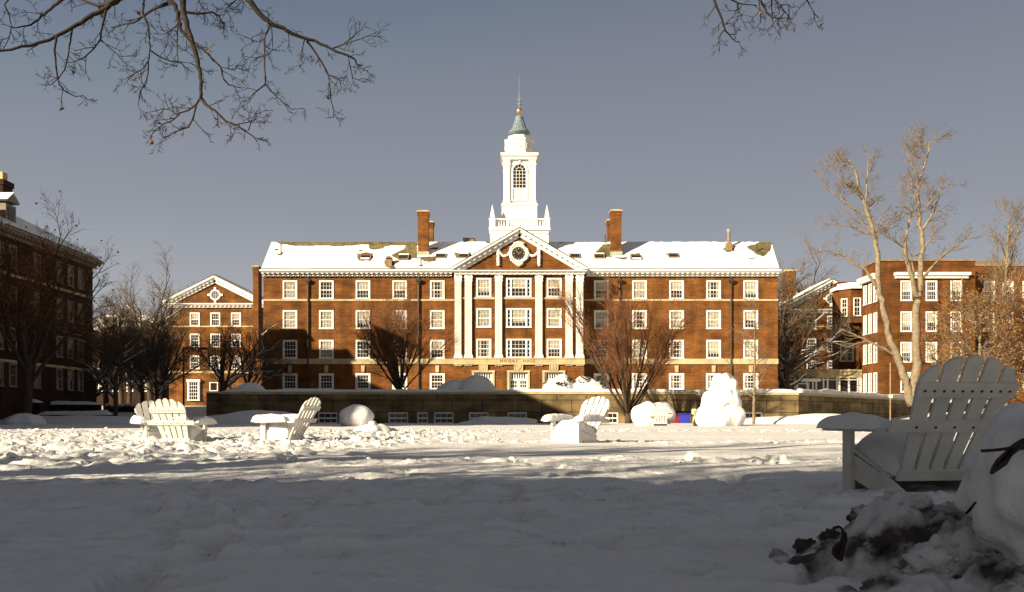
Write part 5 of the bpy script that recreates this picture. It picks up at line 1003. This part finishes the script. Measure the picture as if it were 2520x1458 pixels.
# ---------------------------------------------------------------- slatted garden chairs
def chair_proto():
    c = thing('garden_chair', 'chair', 'chair')
    zb, yb_, al = .2, -.22, R(29); bd = Vector((0, -math.sin(al), math.cos(al))); bn = Vector((0, -math.cos(al), -math.sin(al)))   # along back, out of its rear face
    org = Vector((0, yb_, zb))
    for i in range(5):
        k = i - 2; b = MB(); x0, x1 = k * .10, k * .143; w0, w1 = .037, .0565
        top = lambda xx: .92 - 1.1 * xx * xx
        pts = [org + Vector((x0 - w0, 0, 0)), org + Vector((x0 + w0, 0, 0))]
        for q in range(7):
            xx = x1 + w1 * (1 - 2 * q / 6); s_ = (1 - 2 * q / 6) * (1 if k > 0 else -1); edge = .03 * abs(s_) ** 2.5 if k == 0 else (.03 if abs(k) == 1 else .08) * max(0, s_) ** 2.2 + .012 * max(0, -s_) ** 3
            pts.append(org + Vector((xx, 0, 0)) + bd * (top(xx) - edge))
        b.prism(pts, bn * .022); b.build('back_slat', M['chair'], c)
    for s_, hw, hh in ((.015, .28, .075), (.385, .45, .085), (.64, .345, .10)):
        b = MB(); p = org + bd * s_ + bn * .0225
        b.prism([p + Vector((-hw, 0, 0)), p + Vector((hw, 0, 0)), p + Vector((hw, 0, 0)) + bd * hh, p + Vector((-hw, 0, 0)) + bd * hh], bn * .024); o = b.build('back_rail', M['chair'], c)
        if s_ > .1:
            for i in range(10 if s_ > .5 else 5):
                xx = lerp(-hw * .86, hw * .86, i / (9 if s_ > .5 else 4)) if s_ > .5 else (i - 2) * .135
                m_ = MB(Matrix.Translation(p + Vector((xx, 0, 0)) + bd * hh * .45 + bn * .024) @ bn.to_track_quat('Z', 'Y').to_matrix().to_4x4()); m_.lathe([(.009, -.002), (.009, .004), (.004, .006)], 8); m_.build('bolt', M['bolt'], o)
    for s_ in (-1, 1):
        b = MB(); b.box(s_ * .33 - .019, s_ * .33 + .019, .185, .285, -.3, .515); b.build('front_leg', M['chair'], c)
        b = MB(); b.prism([(s_ * .305 - .013, .27, .37), (s_ * .305 - .013, .27, .2), (s_ * .305 - .013, .0, .12), (s_ * .305 - .013, -.40, -.04), (s_ * .305 - .013, -.58, -.04), (s_ * .305 - .013, -.56, .05), (s_ * .305 - .013, -.22, .21), (s_ * .305 - .013, .1, .32)], (.026, 0, 0)); b.build('side_rail', M['chair'], c)
        b = MB(); xs_ = s_ * .40; pts = [(xs_ - .06, -.42), (xs_ + .06, -.42), (xs_ + .085, .1), (xs_ + .085, .31), (xs_ + .055, .38), (xs_ - .055, .38), (xs_ - .085, .31), (xs_ - .085, .1)]
        b.prism([(x, y, .517) for x, y in pts], (0, 0, .028)); b.build('arm', M['chair'], c)
    b = MB()
    for i in range(6): t_ = i / 5; y = lerp(.24, -.18, t_); z = lerp(.372, .212, t_ ** 1.1); b.prism([(-.32, y - .042, z), (.32, y - .042, z), (.32, y + .042, z + .026), (-.32, y + .042, z + .026)], (0, 0, .02))
    b.box(-.31, .31, .272, .294, -.05, .365); b.box(-.29, .29, -.262, -.24, .02, .115); b.build('seat', M['chair'], c)
    return c
def loaf(b, x0, x1, y0, y1, z, h, seed, tilt=0.0, pw=4.5, nu=16, nv=20, over=.02):
    def fn(u, v):
        a, c = 2 * u - 1, 2 * v - 1; k = (1 - abs(a) ** pw) * (1 - abs(c) ** pw); k = max(0, k) ** .42
        k *= 1 + .22 * fbm(u * 1.5 + seed, v * 2.5, seed, 2)
        return Vector((lerp(x0 - over, x1 + over, u), lerp(y0 - over, y1 + over, v), z + tilt * (v - .5) + h * k - .012))
    b.grid(nu, nv, fn)
chp = chair_proto()
def chair_at(first, loc, f, label, arm_h, seat_h, seed):
    rz = math.atan2(-f[0], f[1])
    if first: c = chp; c.location = loc; c.rotation_euler = (0, 0, rz); c['label'] = label; c['group'] = 'white slatted chairs on the snowy lawn'
    else: c = dup(chp, loc, rz, label, 'white slatted chairs on the snowy lawn')
    for s_ in (-1, 1):
        b = MB(); loaf(b, s_ * .4 - .085, s_ * .4 + .085, -.36 + (.06 if s_ < 0 else 0), .38, .546, arm_h * (1 if s_ > 0 else .95), seed + s_); o = bpy.data.objects.new('arm_snow', b.mesh('arm_snow', M['snow'], True)); COL.objects.link(o); o.parent = c
    b = MB(); loaf(b, -.30, .30, -.27, .262, .30, seat_h, seed + 5, .12, 2.6, 20, 20, 0)
    o = bpy.data.objects.new('seat_snow', b.mesh('seat_snow', M['snow'], True)); COL.objects.link(o); o.parent = c
    return c
def cl(x, y, s=.0): return (x, y, base_z(x, y) + s)
NEAR = (2.773, 6.22)
chair_at(True, (*NEAR, base_z(*NEAR) - .156), (-.17, .985), 'large near chair at right in shade, seen from behind', .10, .26, 1)
chair_at(False, cl(-6.23, 16.92, -.19), (.12, .993), 'sunlit chair at left seen from behind, in trampled snow', .13, .22, 11)
chair_at(False, cl(-7.16, 18.2, -.18), (.6, -.8), 'chair mostly hidden behind the left sunlit chair', .14, .2, 21)
chair_at(False, cl(-4.35, 17.0, -.15), (-.97, .25), 'sunlit chair in side view facing left, in trampled snow', .15, .12, 31)
chair_at(False, cl(1.17, 16.6, -.13), (-.72, -.69), 'sunlit chair facing the viewer below the pediment, snow on arms', .125, .13, 41)
chair_at(False, (6.3, 38, .02), (.12, .99), 'small far chair backed against a snow block, left of snowman', .1, .2, 51)
# drifts in front of and under the chairs
def mound(name, label, c, r, seed, amp=.22, fr=1.4, cat='snow pile', res=(28, 16), rm=None):
    b = MB(); b.blob(c, r, seed, amp, fr, *res); o = b.build(name, M['snow'], None, True); return tag(o, label, cat)
g = lawn_z(NEAR[0], NEAR[1])
# ---------------------------------------------------------------- snowman and snow heaps
x, d = X(1773, 40), 40.0; z = base_z(x, d); b = MB()
b.blob((x, d, z + .35), (1.12, .95, .75), 1, .16, 1.5, 36, 20); b.blob((x - .02, d, z + 1.0), (.88, .78, .75), 5, .2, 1.6, 36, 20); b.blob((x + .06, d, z + 1.45), (.62, .6, .5), 2, .2, 1.6, 30, 16); b.blob((x + .14, d, z + 1.83), (.58, .54, .52), 9, .18, 1.8, 34, 18); b.blob((x + .55, d - .3, z + 1.0), (.3, .3, .6), 12, .4, 2.0, 20, 12); b.blob((x + .5, d - .25, z + 1.8), (.2, .25, .3), 22, .4, 2.0, 16, 10)
o = b.build('snowman', M['snow'], None, True); tag(o, 'tall lumpy snowman standing before the terrace wall at right', 'snowman'); md = o.modifiers.new('remesh', 'REMESH'); md.mode = 'VOXEL'; md.voxel_size = .05; md.use_smooth_shade = True
x = X(1592, 38.8); b = MB(); z = base_z(x, 38.8); b.blob((x, 38.8, z + .45), (.66, .5, .62), 3, .15, 1.4, 28, 16); b.blob((x + .55, 38.9, z + .5), (.7, .4, .52), 6, .15, 1.4, 28, 16)
o = b.build('snow_block', M['snow'], None, True); tag(o, 'big sunlit heap of snow behind the small far chair', 'snow heap'); md = o.modifiers.new('remesh', 'REMESH'); md.mode = 'VOXEL'; md.voxel_size = .05; md.use_smooth_shade = True
x = X(876, 39); mound('snow_block', 'rounded standing lump of snow in shade against the dark wall', (x, 39, base_z(x, 39) + .36), (.76, .5, .56), 14, .14, 1.3, 'snow heap')
x = X(918, 27); mound('snow_heap', 'small sunlit snow cone right of the shaded snow lump', (x, 27, base_z(x, 27) + .02), (.55, .5, .2), 4, .3, 1.6)
x = X(917, 27); mound('snowball', 'snowball on top of the small snow cone', (x, 27, base_z(x, 27) + .2), (.13, .13, .13), 7, .25, 1.6, 'snowball')
for px, nm in ((1907, 'ragged snowball lump on the sunlit lawn, left of a pair'), (1928, 'rounder snowball lump on the sunlit lawn, right of a pair')):
    x = X(px, 9.1); mound('snowball', nm, (x, 9.1, lawn_z(x, 9.1) + .025), (.04 if px < 1910 else .045, .04, .045), px * .37, .45 if px < 1910 else .2, 1.8, 'snowball', (16, 10))
x = X(1210 + 20, 52); mound('snow_bank', 'low shaded snow bank under the basement windows', (x, 60, .1), (2.6, 1.2, .45), 33, .25, 1.5)
x = X(62, 52); mound('snow_bank', 'pointed shaded snow pile beside the thick black trunk', (x, 52, .15), (1.1, 1.0, .62), 35, .25, 1.6)
x = X(600, 58); mound('snow_bank', 'sloping shaded snow bank at the left end of terrace wall', (x, 60, .0), (3.6, 1.5, .95), 36, .2, 1.3)
x = X(2060, 56); mound('snow_bank', 'long sunlit snow bank at foot of the right terrace wall', (x, 60, -.05), (5.5, 1.8, .78), 37, .22, 1.6)
x = X(2480, 30); mound('snow_bank', 'sunlit snow bank at the right edge behind the near chair', (x, 30, .1), (1.6, 1.2, .62), 39, .2, 1.5)
x = X(160, 55); mound('snow_bank', 'long shaded snow bank below the garden walls', (x, 57, .0), (6.0, 1.6, .62), 40, .22, 2.2)
# ---------------------------------------------------------------- near heap at lower right
def heap(x, y):
    x, y = x / .82, y / .82
    a = math.exp(-(((x - 1.54) / .38) ** 2 + ((y - 3.2) / .5) ** 2)) * .17 + math.exp(-(((x - 1.75) / .5) ** 2 + ((y - 2.75) / .5) ** 2)) * .08 + math.exp(-(((x - 1.37) / .13) ** 2 + ((y - 3.3) / .18) ** 2)) * .10
    k = min(1, a * 8); z = a * (1 + .6 * fbm(x * 2.6, y * 2.6, 3, 2)) + k * (.16 * abs(nz(x * 5.0, y * 5.0, 4)) + .09 * abs(nz(x * 11, y * 11, 5)) + .035 * abs(nz(x * 24, y * 24, 6)) - .055)
    return lawn_z(x * .82, y * .82) - .02 + z * .82
b = MB(); b.grid(210, 180, lambda u, v: Vector((lerp(.5, 2.3, u), lerp(1.7, 3.5, v), heap(lerp(.5, 2.3, u), lerp(1.7, 3.5, v)))))
tag(b.build('dirty_snow_heap', M['snow_dirty'], None, True), 'rough heap of dirty broken snow at the lower right corner', 'snow pile')
rng = random.Random(17); b = MB(); b2 = MB()
for i in range(200):
    x, y = rng.gauss(1.28, .3), rng.gauss(2.45, .28)
    if y < 1.9 or x < .92: continue
    r_ = .008 + .034 * rng.random() ** 2; (b2 if i % 17 == 0 and x > 1.05 else b).blob((x, y, heap(x, y) + r_ * .1), (r_ * rng.uniform(.9, 1.5), r_, r_ * .8), i * 2.3, .5, 2.8, 18, 12)
tag(b.build('snow_chunks', M['snow_dirty'], None, True), 'broken snow chunks lying on the dirty heap', 'snow clumps', kind='stuff')
tag(b2.build('dirt_clods', M['dirt'], None, True), 'dark frozen dirt clods among the snow chunks', 'dirt clods', kind='stuff')
b = MB(); b.blob((1.385, 2.23, .275), (.235, .21, .225), 2.2, .22, 2.4, 64, 40); b.blob((1.47, 2.18, .07), (.25, .23, .25), 7, .18, 1.6, 40, 24)
o = b.build('snow_lump', M['snow'], None, True); tag(o, 'big smooth snow lump cut by the right edge, twigs poking out', 'snow heap'); md = o.modifiers.new('remesh', 'REMESH'); md.mode = 'VOXEL'; md.voxel_size = .012; md.use_smooth_shade = True
M['leaf_dark'] = mat('dead_leaf', (.035, .02, .014), .8, .3, 20)
def leaf3d(name, label, pts, stem, cat='leaf'):
    b = MB(); n_ = Vector((0, -.012, 0)); b.prism(pts, n_)
    if stem: b.tube(stem, [.004] * (len(stem) - 1) + [.003], 6)
    tag(b.build(name, M['leaf_dark']), label, cat)
d = 2.42; q = lambda l: [W(2900 / 1.524 + a * .4371, 820 + c * .4371, d + .01 * math.sin(i * 1.9)) for i, (a, c) in enumerate(l)]
leaf3d('dead_leaf', 'dark curled leaf dangling at left of the dirty heap', q([(385,1120),(405,1120),(408,1170),(398,1200),(392,1230),(385,1270),(375,1285),(345,1265),(327,1240),(330,1210),(350,1185),(375,1170)]), q([(340,1098),(370,1090),(385,1100),(398,1125)]))
d = 1.98
leaf3d('dead_leaf', 'long dark leaf stuck on the smooth snow lump', q([(1218,795),(1225,760),(1255,710),(1300,670),(1340,630),(1385,600),(1411,590),(1411,655),(1370,660),(1330,690),(1300,740),(1250,775)]), q([(1175,664),(1240,660),(1310,652),(1350,640)]))
d = 2.13
leaf3d('twig', 'short dark twig poking from below the smooth snow lump', q([(1075,1018),(1085,1010),(1134,948),(1130,955),(1095,1005)]), None, 'twig')
b = MB(); x, y = X(1097, 3.47), 3.47; b.tube([Vector((x, y, lawn_z(x, y) + .012)), Vector((x + .025, y + .01, lawn_z(x + .025, y) + .014)), Vector((x + .05, y, lawn_z(x + .05, y) + .012))], [.004, .0045, .003], 6); tag(b.build('twig', M['leaf_dark']), 'tiny dark stick lying alone on the shaded snow', 'twig')
